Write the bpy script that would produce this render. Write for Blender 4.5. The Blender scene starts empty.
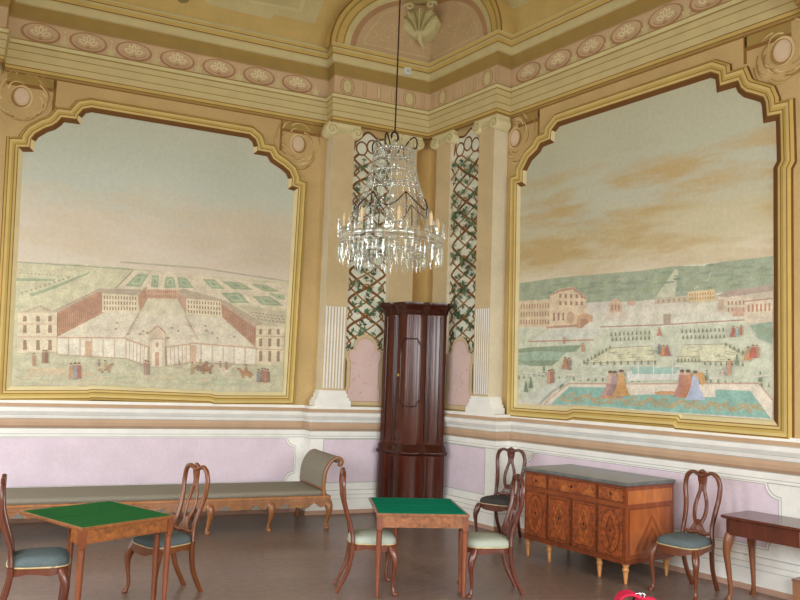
import bpy, bmesh, math, random
from mathutils import Vector, Matrix
random.seed(7)
SC = bpy.context.scene
COL = SC.collection
PI = math.pi
# ------------------------------------------------------------------ camera model and the two walls
FPX, YAW, PITCH, ROLL = 760.0, 0.6383919553, 0.1029747876, 0.0359411103
CAM = Vector((-7.317026361, -9.126312466, 1.9))
PHI = 0.2170678516
cy, sy = math.cos(YAW), math.sin(YAW)
FWD = Vector((sy*math.cos(PITCH), cy*math.cos(PITCH), math.sin(PITCH)))
r0 = Vector((cy, -sy, 0)); u0 = r0.cross(FWD)
RGT = math.cos(ROLL)*r0 + math.sin(ROLL)*u0
UPV = -math.sin(ROLL)*r0 + math.cos(ROLL)*u0
WALL = {'L': (Vector((-math.cos(PHI), math.sin(PHI), 0)), Vector((-math.sin(PHI), -math.cos(PHI), 0))),
        'R': (Vector((0, -1, 0)), Vector((-1, 0, 0)))}
BAY = 0.264          # how far the corner bay stands out from the wall

def ray(x, y): return FWD*FPX + RGT*(x-400) - UPV*(y-300)
def onwall(w, x, y, d=0.0):
    e, n = WALL[w]; D = ray(x, y); t = (d - CAM.xy.dot(n.xy))/D.dot(n); q = CAM + t*D
    return (q.dot(e), q.z)
def atz(x, y, z=0.0):
    D = ray(x, y); return CAM + D*((z-CAM.z)/D.z)
def W3(w, u, z, d=0.0):
    e, n = WALL[w]; p = e*u + n*d; return Vector((p.x, p.y, z))
FOLDP = lambda d: (WALL['L'][0]*(d*math.tan(PI/4-PHI/2)) + WALL['L'][1]*d)

# ------------------------------------------------------------------ mesh helpers
def lin(c):
    def f(v):
        v /= 255.0
        return v/12.92 if v <= .04045 else ((v+.055)/1.055)**2.4
    return (f(c[0]), f(c[1]), f(c[2]), 1.0)

class MB:
    def __init__(s): s.v = []; s.f = []; s.c = []; s.m = []; s.s = []
    def add(s, vs, fs, col=None, mi=0, smooth=False):
        o = len(s.v); s.v += [tuple(p) for p in vs]
        for f in fs:
            s.f.append([i+o for i in f]); s.c.append(col); s.m.append(mi); s.s.append(smooth)
        return s
    def poly(s, pts, col=None, mi=0): return s.add(pts, [list(range(len(pts)))], col, mi)
    def box(s, x0, x1, y0, y1, z0, z1, col=None, mi=0):
        v = [(x, y, z) for z in (z0, z1) for y in (y0, y1) for x in (x0, x1)]
        return s.add(v, [(0,2,3,1),(4,5,7,6),(0,1,5,4),(2,6,7,3),(0,4,6,2),(1,3,7,5)], col, mi)
    def loft(s, rings, col=None, mi=0, smooth=True, caps=True, closed=True):
        n = len(rings[0]); vs = [p for r in rings for p in r]; fs = []
        m = n if closed else n-1
        for i in range(len(rings)-1):
            for j in range(m):
                k = (j+1) % n; fs.append((i*n+j, i*n+k, (i+1)*n+k, (i+1)*n+j))
        s.add(vs, fs, col, mi, smooth)
        if caps and closed:
            s.poly(list(rings[0])[::-1], col, mi); s.poly(rings[-1], col, mi)
        return s
    def tube(s, path, ra, rb=None, ref=(0, 1, 0), n=10, power=2.0, col=None, mi=0, smooth=True):
        P = [Vector(p[:3]) for p in path]; N = len(P)
        if not hasattr(ra, '__len__'): ra = [ra]*N
        if rb is None: rb = ra
        if not hasattr(rb, '__len__'): rb = [rb]*N
        R = Vector(ref); rings = []
        for i in range(N):
            t = (P[min(i+1, N-1)] - P[max(i-1, 0)]).normalized()
            b = R - R.dot(t)*t
            if b.length < 1e-4:
                b = Vector((1, .01, 0)); b = b - b.dot(t)*t
            b.normalize(); a = b.cross(t); ring = []
            for k in range(n):
                th = 2*PI*(k+.5)/n; c_, s_ = math.cos(th), math.sin(th)
                cc = math.copysign(abs(c_)**(2/power), c_); ss = math.copysign(abs(s_)**(2/power), s_)
                ring.append(P[i] + a*ra[i]*cc + b*rb[i]*ss)
            rings.append(ring)
        return s.loft(rings, col, mi, smooth)
    def lathe(s, prof, c=(0, 0), n=14, col=None, mi=0, smooth=True):
        rings = [[(c[0]+r*math.cos(2*PI*k/n), c[1]+r*math.sin(2*PI*k/n), z) for k in range(n)] for r, z in prof]
        return s.loft(rings, col, mi, smooth)
    def prism(s, pts, ax, h0, h1, col=None, mi=0):
        def P(a, b, h): return {'x': (h, a, b), 'y': (a, h, b), 'z': (a, b, h)}[ax]
        return s.loft([[P(a, b, h0) for a, b in pts], [P(a, b, h1) for a, b in pts]], col, mi, False)

def cr(pts, n=6):
    out = []
    P = [tuple(map(float, p)) for p in pts]; P = [P[0]] + P + [P[-1]]
    for i in range(1, len(P)-2):
        a, b, c, d = P[i-1:i+3]
        for k in range(n):
            t = k/n
            out.append(tuple(.5*(2*q+(-p+r)*t+(2*p-5*q+4*r-s)*t*t+(-p+3*q-3*r+s)*t**3) for p, q, r, s in zip(a, b, c, d)))
    out.append(P[-2]); return out

def obj(name, mb, mats, parent=None, fix=True, bevel=0):
    me = bpy.data.meshes.new(name); me.from_pydata(mb.v, [], mb.f)
    if not isinstance(mats, (list, tuple)): mats = [mats]
    for m in mats: me.materials.append(m)
    me.polygons.foreach_set('material_index', mb.m); me.polygons.foreach_set('use_smooth', mb.s)
    if any(c is not None for c in mb.c):
        at = me.color_attributes.new('Col', 'FLOAT_COLOR', 'CORNER'); data = []
        for p, c in zip(me.polygons, mb.c):
            L = lin(c) if c is not None else (.5, .5, .5, 1)
            data += list(L)*p.loop_total
        at.data.foreach_set('color', data)
    if fix:
        bm = bmesh.new(); bm.from_mesh(me); bmesh.ops.recalc_face_normals(bm, faces=bm.faces); bm.to_mesh(me); bm.free()
    me.update()
    o = bpy.data.objects.new(name, me); COL.objects.link(o)
    if parent: o.parent = parent
    if bevel:
        b = o.modifiers.new('b', 'BEVEL'); b.width = bevel; b.segments = 2; b.limit_method = 'ANGLE'
    return o

def thing(name, label, cat, loc=(0, 0, 0), rz=0.0, group=None):
    o = bpy.data.objects.new(name, None); COL.objects.link(o); o.empty_display_size = .1
    o.location = loc; o.rotation_euler = (0, 0, rz)
    o['label'] = label; o['category'] = cat
    if group: o['group'] = group
    return o
def tag(o, label, cat, group=None):
    o['label'] = label; o['category'] = cat
    if group: o['group'] = group
    return o
def struct(o): o['kind'] = 'structure'; return o
def dup(root, loc, rz, label):
    r = root.copy(); COL.objects.link(r); r.location = loc; r.rotation_euler = (0, 0, rz); r['label'] = label
    for ch in list(root.children):
        c = ch.copy(); COL.objects.link(c); c.parent = r
        for g in ch.children:
            d = g.copy(); COL.objects.link(d); d.parent = c
    return r
def face_angle(fx, fy): return math.atan2(fx, -fy)      # local -Y turned to (fx, fy)

# ------------------------------------------------------------------ materials
def base_mat(name, rough=.6, spec=.3):
    m = bpy.data.materials.new(name); m.use_nodes = True; nt = m.node_tree
    b = nt.nodes['Principled BSDF']; b.inputs['Roughness'].default_value = rough
    b.inputs['Specular IOR Level'].default_value = spec
    return m, nt, b
def noise_mult(nt, src, scale, amt, stretch=(1, 1, 1), detail=4, coord='Object'):
    tc = nt.nodes.new('ShaderNodeTexCoord'); mp = nt.nodes.new('ShaderNodeMapping'); mp.inputs['Scale'].default_value = stretch
    nz = nt.nodes.new('ShaderNodeTexNoise'); nz.inputs['Scale'].default_value = scale; nz.inputs['Detail'].default_value = detail
    mr = nt.nodes.new('ShaderNodeMapRange'); mr.inputs[1].default_value = .3; mr.inputs[2].default_value = .7
    mr.inputs[3].default_value = 1-amt; mr.inputs[4].default_value = 1+amt
    mx = nt.nodes.new('ShaderNodeMix'); mx.data_type = 'RGBA'; mx.blend_type = 'MULTIPLY'; mx.inputs[0].default_value = 1
    nt.links.new(tc.outputs[coord], mp.inputs[0]); nt.links.new(mp.outputs[0], nz.inputs['Vector'])
    nt.links.new(nz.outputs[0], mr.inputs[0]); nt.links.new(src, mx.inputs[6]); nt.links.new(mr.outputs[0], mx.inputs[7])
    return mx.outputs[2], nz
def attr_mat(name, rough, spec, scale, amt, stretch=(1, 1, 1), coat=0, second=None):
    m, nt, b = base_mat(name, rough, spec)
    a = nt.nodes.new('ShaderNodeAttribute'); a.attribute_name = 'Col'
    out, nz = noise_mult(nt, a.outputs['Color'], scale, amt, stretch)
    if second: out, _ = noise_mult(nt, out, second[0], second[1], second[2])
    nt.links.new(out, b.inputs['Base Color']); b.inputs['Coat Weight'].default_value = coat
    b.inputs['Coat Roughness'].default_value = .12
    return m
def flat_mat(name, c, rough=.6, spec=.3, scale=30, amt=.1, metal=0, bump=0):
    m, nt, b = base_mat(name, rough, spec)
    rgb = nt.nodes.new('ShaderNodeRGB'); rgb.outputs[0].default_value = lin(c)
    out, nz = noise_mult(nt, rgb.outputs[0], scale, amt)
    nt.links.new(out, b.inputs['Base Color']); b.inputs['Metallic'].default_value = metal
    if bump:
        bp = nt.nodes.new('ShaderNodeBump'); bp.inputs['Strength'].default_value = bump; bp.inputs['Distance'].default_value = .01
        nt.links.new(nz.outputs[0], bp.inputs['Height']); nt.links.new(bp.outputs[0], b.inputs['Normal'])
    return m
FRESCO = attr_mat('fresco_paint', .9, .12, 3.0, .06, second=(28, .035, (1, 1, 1)))
ART = attr_mat('fresco_picture_paint', .9, .1, 9, .13, second=(46, .12, (1, 1, 1)))
STUCCO = attr_mat('painted_moulding', .85, .15, 5.0, .05)
WOOD = attr_mat('polished_wood', .3, .4, 9, .22, (1, 1, .35), coat=.35, second=(60, .12, (1, 1, .15)))
BURL = attr_mat('burl_veneer', .3, .4, 26, .4, (1, 1, 1), coat=.3, second=(90, .15, (1, 1, 1)))
DARKW = attr_mat('dark_varnished_wood', .2, .3, 5, .18, (1, 1, .3), coat=.14, second=(30, .12, (1, 1, .2)))
FAB_BLUE = flat_mat('grey_blue_upholstery', (96, 108, 110), .9, .1, 90, .14, bump=.2)
FAB_LIT = flat_mat('light_paled_upholstery', (176, 184, 170), .9, .1, 90, .1, bump=.2)  # blue-grey seats made pale, light and gloss put into the colour
FAB_DARK = flat_mat('dark_grey_upholstery', (74, 72, 70), .9, .1, 90, .15, bump=.2)
FAB_BED = flat_mat('taupe_upholstery', (144, 138, 124), .95, .1, 70, .08, bump=.2)
BAIZE_A = flat_mat('lit_green_baize', (6, 124, 98), .95, .05, 150, .1)  # brighter copy of the baize, stronger light put into the colour
BAIZE_B = flat_mat('dim_green_baize', (38, 98, 50), .95, .05, 60, .2)  # same baize in darker green, weaker light put into the colour
MARBLE = flat_mat('grey_marble', (104, 107, 105), .25, .5, 9, .2)
BRASS = flat_mat('brass', (190, 150, 80), .35, .5, 20, .1, metal=1)
STEEL = flat_mat('steel', (200, 200, 205), .2, .5, 20, .05, metal=1)
BLACKM = flat_mat('black_metal', (24, 20, 20), .45, .4, 20, .1)
CORD = flat_mat('dark_brown_cord', (62, 44, 30), .8, .2, 40, .1)
ROPE = flat_mat('crimson_rope', (168, 18, 52), .7, .3, 60, .2)
WAX = flat_mat('ivory_candle', (236, 208, 160), .5, .4, 20, .05)
BEADS = flat_mat('dark_garnet_beads', (60, 30, 24), .15, .6, 40, .1)
WHITEP = flat_mat('white_plastic', (226, 228, 222), .5, .3, 20, .03)
PLAIN = flat_mat('plain_plaster', (214, 206, 180), .9, .1, 3, .04)
CEILM = flat_mat('ceiling_plaster', (212, 202, 160), .9, .1, 3, .04)
def glass_mat():
    m = bpy.data.materials.new('cut_crystal'); m.use_nodes = True; nt = m.node_tree
    for n in list(nt.nodes): nt.nodes.remove(n)
    o = nt.nodes.new('ShaderNodeOutputMaterial'); t = nt.nodes.new('ShaderNodeBsdfTransparent'); t.inputs[0].default_value = (.93, .95, .94, 1)
    g = nt.nodes.new('ShaderNodeBsdfGlossy'); g.inputs['Roughness'].default_value = .08; g.inputs[0].default_value = (.95, .97, .96, 1)
    d = nt.nodes.new('ShaderNodeBsdfDiffuse'); d.inputs[0].default_value = (.88, .9, .88, 1)
    lw = nt.nodes.new('ShaderNodeLayerWeight'); lw.inputs[0].default_value = .55
    m1 = nt.nodes.new('ShaderNodeMixShader'); m1.inputs[0].default_value = .3
    m2 = nt.nodes.new('ShaderNodeMixShader')
    mr = nt.nodes.new('ShaderNodeMapRange'); mr.inputs[3].default_value = .14; mr.inputs[4].default_value = .62
    nt.links.new(g.outputs[0], m1.inputs[1]); nt.links.new(d.outputs[0], m1.inputs[2])
    nt.links.new(lw.outputs['Facing'], mr.inputs[0]); nt.links.new(mr.outputs[0], m2.inputs[0])
    nt.links.new(t.outputs[0], m2.inputs[1]); nt.links.new(m1.outputs[0], m2.inputs[2]); nt.links.new(m2.outputs[0], o.inputs[0])
    return m
GLASS = glass_mat()
def sky_mat(name, stops, clouds, z0, z1, ccol, zc, wc):
    """painted sky: colour by height on the canvas, broken by cloud strokes"""
    m, nt, b = base_mat(name, .9, .1)
    tc = nt.nodes.new('ShaderNodeTexCoord'); sp = nt.nodes.new('ShaderNodeSeparateXYZ'); nt.links.new(tc.outputs['Object'], sp.inputs[0])
    mr = nt.nodes.new('ShaderNodeMapRange'); mr.inputs[1].default_value = z0; mr.inputs[2].default_value = z1
    nz = nt.nodes.new('ShaderNodeTexNoise'); nz.inputs['Scale'].default_value = 1.1; nz.inputs['Detail'].default_value = 6
    mp = nt.nodes.new('ShaderNodeMapping'); mp.inputs['Scale'].default_value = (.7, .7, 2.6)
    nt.links.new(tc.outputs['Object'], mp.inputs[0]); nt.links.new(mp.outputs[0], nz.inputs['Vector'])
    ad = nt.nodes.new('ShaderNodeMath'); ad.operation = 'MULTIPLY_ADD'; ad.inputs[1].default_value = .9; ad.inputs[2].default_value = -.45
    nt.links.new(nz.outputs[0], ad.inputs[0])
    a2 = nt.nodes.new('ShaderNodeMath'); a2.operation = 'ADD'; nt.links.new(sp.outputs[2], a2.inputs[0]); nt.links.new(ad.outputs[0], a2.inputs[1])
    nt.links.new(a2.outputs[0], mr.inputs[0])
    rp = nt.nodes.new('ShaderNodeValToRGB'); nt.links.new(mr.outputs[0], rp.inputs[0])
    el = rp.color_ramp.elements
    while len(el) < len(stops): el.new(.5)
    for e, (p, c) in zip(el, stops): e.position = p; e.color = lin(c)
    # clouds
    n2 = nt.nodes.new('ShaderNodeTexNoise'); n2.inputs['Scale'].default_value = 1.5; n2.inputs['Detail'].default_value = 7; n2.inputs['Roughness'].default_value = .6
    mp2 = nt.nodes.new('ShaderNodeMapping'); mp2.inputs['Scale'].default_value = (.55, .55, 2.4); mp2.inputs['Location'].default_value = (2.1, 1.4, .6); mp2.inputs['Rotation'].default_value = (.06, 0, 0)
    nt.links.new(tc.outputs['Object'], mp2.inputs[0]); nt.links.new(mp2.outputs[0], n2.inputs['Vector'])
    th = nt.nodes.new('ShaderNodeMapRange'); th.inputs[1].default_value = .43; th.inputs[2].default_value = .6; nt.links.new(n2.outputs[0], th.inputs[0])
    ds = nt.nodes.new('ShaderNodeMath'); ds.operation = 'SUBTRACT'; ds.inputs[1].default_value = zc; nt.links.new(sp.outputs[2], ds.inputs[0])
    ab = nt.nodes.new('ShaderNodeMath'); ab.operation = 'ABSOLUTE'; nt.links.new(ds.outputs[0], ab.inputs[0])
    bw = nt.nodes.new('ShaderNodeMapRange'); bw.inputs[1].default_value = wc*.5; bw.inputs[2].default_value = wc; bw.inputs[3].default_value = clouds; bw.inputs[4].default_value = 0
    nt.links.new(ab.outputs[0], bw.inputs[0])
    ml = nt.nodes.new('ShaderNodeMath'); ml.operation = 'MULTIPLY'; nt.links.new(th.outputs[0], ml.inputs[0]); nt.links.new(bw.outputs[0], ml.inputs[1])
    mx = nt.nodes.new('ShaderNodeMix'); mx.data_type = 'RGBA'; nt.links.new(ml.outputs[0], mx.inputs[0]); nt.links.new(rp.outputs[0], mx.inputs[6]); mx.inputs[7].default_value = lin(ccol)
    out, _ = noise_mult(nt, mx.outputs[2], 22, .04)
    nt.links.new(out, b.inputs['Base Color']); return m
def floor_mat():
    m, nt, b = base_mat('old_parquet', .3, .4)
    tc = nt.nodes.new('ShaderNodeTexCoord'); mp = nt.nodes.new('ShaderNodeMapping'); mp.inputs['Rotation'].default_value = (0, 0, .45)
    br = nt.nodes.new('ShaderNodeTexBrick'); br.inputs['Scale'].default_value = 1.0
    br.inputs['Color1'].default_value = lin((132, 112, 101)); br.inputs['Color2'].default_value = lin((120, 101, 92)); br.inputs['Mortar'].default_value = lin((112, 95, 86))
    br.inputs['Brick Width'].default_value = 1.6; br.inputs['Row Height'].default_value = .4; br.inputs['Mortar Size'].default_value = .006
    nt.links.new(tc.outputs['Object'], mp.inputs[0]); nt.links.new(mp.outputs[0], br.inputs[0])
    out, _ = noise_mult(nt, br.outputs[0], 14, .16); out, nz = noise_mult(nt, out, 1.2, .12)
    nt.links.new(out, b.inputs['Base Color'])
    mr = nt.nodes.new('ShaderNodeMapRange'); mr.inputs[3].default_value = .24; mr.inputs[4].default_value = .42
    nt.links.new(nz.outputs[0], mr.inputs[0]); nt.links.new(mr.outputs[0], b.inputs['Roughness'])
    return m
FLOORM = floor_mat()

# ------------------------------------------------------------------ painting on the walls
class Paint:
    """flat colour shapes on a wall, (u, z) metres, later shapes a hair in front of earlier ones"""
    def __init__(s, w, d=0.0, mb=None, mi=0, step=.0004, auto=0, haze=None):
        s.auto = auto; s.haze = haze; s.w = w; s.d = d; s.mb = mb or MB(); s.mi = mi; s.k = 1; s.step = step
    def poly(s, pts, col):
        d = s.d + s.k*s.step; s.k += s.auto; s.mb.poly([W3(s.w, u, z, d) for u, z in pts], s.tone(col), s.mi)
    def layer(s): s.k += 1; return s
    def tone(s, c):
        if not s.haze: return c
        h, k = s.haze; return tuple(a*(1-k)+b*k for a, b in zip(c, h))
    def px(s, pts, col): s.poly([onwall(s.w, x, y, s.d) for x, y in pts], col)
    def rect(s, u0, u1, z0, z1, col): s.poly([(u0, z0), (u1, z0), (u1, z1), (u0, z1)], col)
    def ell(s, u, z, a, b, col, n=16, rot=0):
        c, q = math.cos(rot), math.sin(rot)
        s.poly([(u+a*math.cos(t)*c-b*math.sin(t)*q, z+a*math.cos(t)*q+b*math.sin(t)*c) for t in [2*PI*k/n for k in range(n)]], col)
    def ring(s, u, z, a, b, w, col, t0=0, t1=2*PI, n=20):
        s.stroke([(u+a*math.cos(t0+(t1-t0)*k/n), z+b*math.sin(t0+(t1-t0)*k/n)) for k in range(n+1)], w, col)
    def stroke(s, pts, w, col, taper=False):
        L, Rr = [], []; n = len(pts)
        for i, p in enumerate(pts):
            a = pts[max(i-1, 0)]; b = pts[min(i+1, n-1)]
            dx, dz = b[0]-a[0], b[1]-a[1]; l = math.hypot(dx, dz) or 1
            h = w*.5*((1-.8*i/(n-1)) if taper else 1)
            L.append((p[0]-dz/l*h, p[1]+dx/l*h)); Rr.append((p[0]+dz/l*h, p[1]-dx/l*h))
        d = s.d + s.k*s.step; s.k += s.auto; col = s.tone(col); vs = [W3(s.w, u, z, d) for u, z in L+Rr]
        s.mb.add(vs, [(i, i+1, n+i+1, n+i) for i in range(n-1)], col, s.mi)
    def pstroke(s, pts, wpx, col): 
        sc = 1/ (FPX/ (W3(s.w, *onwall(s.w, *pts[0], s.d), s.d)-CAM).dot(FWD))
        s.stroke([onwall(s.w, x, y, s.d) for x, y in pts], wpx*sc, col)
    def pell(s, x, y, a, b, col, rot=0, n=10):
        c, q = math.cos(rot), math.sin(rot)
        s.px([(x+a*math.cos(t)*c-b*math.sin(t)*q, y+a*math.cos(t)*q+b*math.sin(t)*c) for t in [2*PI*k/n for k in range(n)]], col)
    def grid(s, q, nx, ny, fx, fy, col):
        """windows inside the quad q (tl, tr, br, bl), photo pixels"""
        def P(a, b):
            return tuple((q[0][i]*(1-a)+q[1][i]*a)*(1-b)+(q[3][i]*(1-a)+q[2][i]*a)*b for i in (0, 1))
        for j in range(ny):
            for i in range(nx):
                a0 = (i+.5-fx/2)/nx; a1 = (i+.5+fx/2)/nx; b0 = (j+.5-fy/2)/ny; b1 = (j+.5+fy/2)/ny
                s.px([P(a0, b0), P(a1, b0), P(a1, b1), P(a0, b1)], col)

def frame_ring(mb, w, path, rows, mi=0, closed=True, reveal=None):
    """a moulding swept round a closed path on the wall; rows = (outward offset, height off the wall, colour)"""
    n = len(path); A = sum(path[i][0]*path[(i+1) % n][1]-path[(i+1) % n][0]*path[i][1] for i in range(n))
    sg = 1 if A > 0 else -1
    nrm = []
    for i in range(n):
        a, b = path[i], path[(i+1) % n]; dx, dz = b[0]-a[0], b[1]-a[1]; l = math.hypot(dx, dz) or 1
        nrm.append((sg*dz/l, -sg*dx/l))
    mit = []
    for i in range(n):
        p, q = nrm[i-1], nrm[i]; mx, mz = p[0]+q[0], p[1]+q[1]; l2 = (mx*mx+mz*mz) or 1e-3
        k = min(2/l2, 1.6); mit.append((mx*k, mz*k))
    for r in range(len(rows)-1):
        o0, d0, c = rows[r]; o1, d1, _ = rows[r+1]
        for i in range(n):
            j = (i+1) % n
            cc = c(nrm[i]) if callable(c) else c
            q = [W3(w, path[i][0]+mit[i][0]*o0, path[i][1]+mit[i][1]*o0, d0), W3(w, path[j][0]+mit[j][0]*o0, path[j][1]+mit[j][1]*o0, d0),
                 W3(w, path[j][0]+mit[j][0]*o1, path[j][1]+mit[j][1]*o1, d1), W3(w, path[i][0]+mit[i][0]*o1, path[i][1]+mit[i][1]*o1, d1)]
            mb.poly(q, cc, mi)

def plan_sweep(mb, path, rows, mi=0):
    """moulding along an open plan path, room on its right; rows = (out, z, colour of the strip up to the next row)"""
    n = len(path); P = [Vector((p[0], p[1])) for p in path]; nr = []
    for i in range(n-1):
        d = (P[i+1]-P[i]).normalized(); nr.append(Vector((d.y, -d.x)))
    mit = []
    for i in range(n):
        a = nr[max(i-1, 0)]; b = nr[min(i, n-2)]; m = a+b; mit.append(m*(2/m.length_squared))
    for r in range(len(rows)-1):
        o0, z0, c = rows[r]; o1, z1, _ = rows[r+1]
        for i in range(n-1):
            a0 = P[i]+mit[i]*o0; b0 = P[i+1]+mit[i+1]*o0; a1 = P[i]+mit[i]*o1; b1 = P[i+1]+mit[i+1]*o1
            mb.poly([(a0.x, a0.y, z0), (b0.x, b0.y, z0), (b1.x, b1.y, z1), (a1.x, a1.y, z1)], c, mi)
def pw(w, u, d): p = W3(w, u, 0, d); return (p.x, p.y)
_f = FOLDP(BAY); FOLD = (_f.x, _f.y)

# paint colours (pigments as they are)
OCH = (216, 192, 128); OCH_D = (170, 144, 84); OLIVE = (166, 142, 84); CREAM = (216, 206, 158); CREAM_G = (210, 195, 146)
PINKF = (210, 184, 148); PINKD = (188, 152, 116); BRN = (148, 108, 62); BRN_D = (112, 76, 44); YEL = (208, 184, 112)
TAN = (204, 176, 124); TANP = (210, 189, 148); WHT = (244, 244, 238); GRYL = (192, 196, 190); PINKP = (228, 213, 225); BAND = (196, 166, 138)
# ------------------------------------------------------------------ room shell
def wall_strips(mb, w, u0, u1):
    for z0, z1, c in ((0, 1.47, WHT), (1.47, 5.58, TAN), (5.58, 6.72, CREAM), (6.72, 8.8, OCH)):
        mb.poly([W3(w, u0, z0), W3(w, u1, z0), W3(w, u1, z1), W3(w, u0, z1)], c)
UL, UR = 9.83, 12.2
XW, YS = -9.6, -12.2
m = MB(); wall_strips(m, 'L', 0, UL); wl_ = struct(obj('wall_left', m, FRESCO, fix=False))
m = MB(); wall_strips(m, 'R', 0, UR); wr_ = struct(obj('wall_right', m, FRESCO, fix=False))
D_ = W3('L', UL, 0)
m = MB().poly([(0, 0, 0), (0, YS, 0), (XW, YS, 0), (XW, D_.y, 0)]); struct(obj('floor', m, FLOORM))
m = MB().poly([(0, 0, 8.8), (XW, D_.y, 8.8), (XW, YS, 8.8), (0, YS, 8.8)]); struct(obj('ceiling', m, CEILM, fix=False))
# walls behind the camera with tall window openings
WZ0, WZ1 = .75, 4.3
SOUTH = [(-8.6, -7.0), (-5.6, -4.0), (-2.6, -1.0)]
WEST = [(-10.6, -9.0), (-7.4, -5.8), (-4.2, -2.6), (-1.2, .4)]
def wall_with_windows(name, spans, a, b, f):
    mb = MB(); cur = a
    for s0, s1 in sorted(spans):
        mb.poly([f(cur, 0), f(s0, 0), f(s0, 8.8), f(cur, 8.8)]); mb.poly([f(s0, 0), f(s1, 0), f(s1, WZ0), f(s0, WZ0)])
        mb.poly([f(s0, WZ1), f(s1, WZ1), f(s1, 8.8), f(s0, 8.8)]); cur = s1
    mb.poly([f(cur, 0), f(b, 0), f(b, 8.8), f(cur, 8.8)])
    return struct(obj(name, mb, PLAIN, fix=False))
wall_with_windows('wall_back', SOUTH, XW, 0, lambda s, z: (s, YS, z))
wall_with_windows('wall_side', WEST, YS, D_.y, lambda s, z: (XW, s, z))
def window(i, s0, s1, side):
    mb = MB(); t = .05; nz = 4
    def bx(a0, a1, z0, z1):
        if side == 'S': mb.box(a0, a1, YS-.2, YS-.12, z0, z1)
        else: mb.box(XW-.2, XW-.12, a0, a1, z0, z1)
    bx(s0, s0+t, WZ0, WZ1); bx(s1-t, s1, WZ0, WZ1); bx(s0+t, s1-t, WZ0, WZ0+t); bx(s0+t, s1-t, WZ1-t, WZ1)
    bx((s0+s1)/2-.03, (s0+s1)/2+.03, WZ0+t, WZ1-t)
    for k in range(1, nz):
        z = WZ0+(WZ1-WZ0)*k/nz
        bx(s0+t, (s0+s1)/2-.03, z-.015, z+.015); bx((s0+s1)/2+.03, s1-t, z-.015, z+.015)
    # reveals
    for a in (s0, s1):
        if side == 'S': mb.poly([(a, YS, WZ0), (a, YS-.25, WZ0), (a, YS-.25, WZ1), (a, YS, WZ1)])
        else: mb.poly([(XW, a, WZ0), (XW-.25, a, WZ0), (XW-.25, a, WZ1), (XW, a, WZ1)])
    for z in (WZ0, WZ1):
        if side == 'S': mb.poly([(s0, YS, z), (s1, YS, z), (s1, YS-.25, z), (s0, YS-.25, z)])
        else: mb.poly([(XW, s0, z), (XW, s1, z), (XW-.25, s1, z), (XW-.25, s0, z)])
    struct(obj('window_%d' % i, mb, WHITEP))
for i, (a, b) in enumerate(SOUTH): window(i+1, a, b, 'S')
for i, (a, b) in enumerate(WEST): window(i+4, a, b, 'W')

# ------------------------------------------------------------------ entablature, chair rail, base: swept along the walls
LE, RE, RD = 6.05, 5.78, 6.42      # where the next bays begin at either side
ENT = [pw('L', UL, BAY), pw('L', LE, BAY), pw('L', LE, 0), pw('L', 1.76, 0), pw('L', 1.76, BAY), FOLD,
       pw('R', 1.70, BAY), pw('R', 1.70, 0), pw('R', RE, 0), pw('R', RE, BAY), pw('R', UR, BAY)]
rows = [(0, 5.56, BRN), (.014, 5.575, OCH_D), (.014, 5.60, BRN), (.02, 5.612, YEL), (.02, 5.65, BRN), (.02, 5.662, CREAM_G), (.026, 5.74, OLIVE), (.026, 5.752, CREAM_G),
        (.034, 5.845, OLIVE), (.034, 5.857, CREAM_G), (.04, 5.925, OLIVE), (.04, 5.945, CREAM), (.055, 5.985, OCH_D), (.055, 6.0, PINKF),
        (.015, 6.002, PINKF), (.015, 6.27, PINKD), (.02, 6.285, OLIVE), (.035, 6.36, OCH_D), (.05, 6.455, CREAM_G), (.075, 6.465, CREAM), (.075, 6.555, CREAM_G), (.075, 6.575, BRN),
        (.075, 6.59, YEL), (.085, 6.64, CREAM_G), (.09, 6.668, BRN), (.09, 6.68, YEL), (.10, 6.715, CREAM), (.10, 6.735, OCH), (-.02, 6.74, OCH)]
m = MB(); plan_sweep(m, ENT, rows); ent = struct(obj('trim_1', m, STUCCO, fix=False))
DAD = [pw('L', UL, BAY), pw('L', 6.9, BAY), pw('L', 6.9, 0), pw('L', 1.88, 0), pw('L', 1.88, BAY), FOLD,
       pw('R', 1.83, BAY), pw('R', 1.83, 0), pw('R', RD, 0), pw('R', RD, BAY), pw('R', UR, BAY)]
rows = [(0, 1.025, GRYL), (.006, 1.035, WHT), (.006, 1.06, GRYL), (.006, 1.068, WHT), (.008, 1.128, GRYL), (.012, 1.136, BAND), (.04, 1.17, BAND), (.045, 1.21, BAND), (.035, 1.25, GRYL),
        (.04, 1.258, WHT), (.055, 1.295, GRYL), (.055, 1.305, WHT), (.085, 1.345, WHT), (.09, 1.39, GRYL), (.08, 1.398, BAND), (.05, 1.44, WHT), (.04, 1.478, TANP), (-.01, 1.48, TANP)]
m = MB(); plan_sweep(m, DAD, rows); struct(obj('trim_2', m, STUCCO, fix=False))
rows = [(.05, 0, (196, 160, 140)), (.05, .055, WHT), (.042, .06, WHT), (.042, .2, GRYL), (.036, .207, WHT), (.034, .255, GRYL), (.028, .262, WHT), (.02, .315, GRYL), (.008, .325, WHT), (0, .34, WHT)]
m = MB(); plan_sweep(m, DAD, rows); struct(obj('baseboard_left', m, STUCCO, fix=False))
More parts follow.
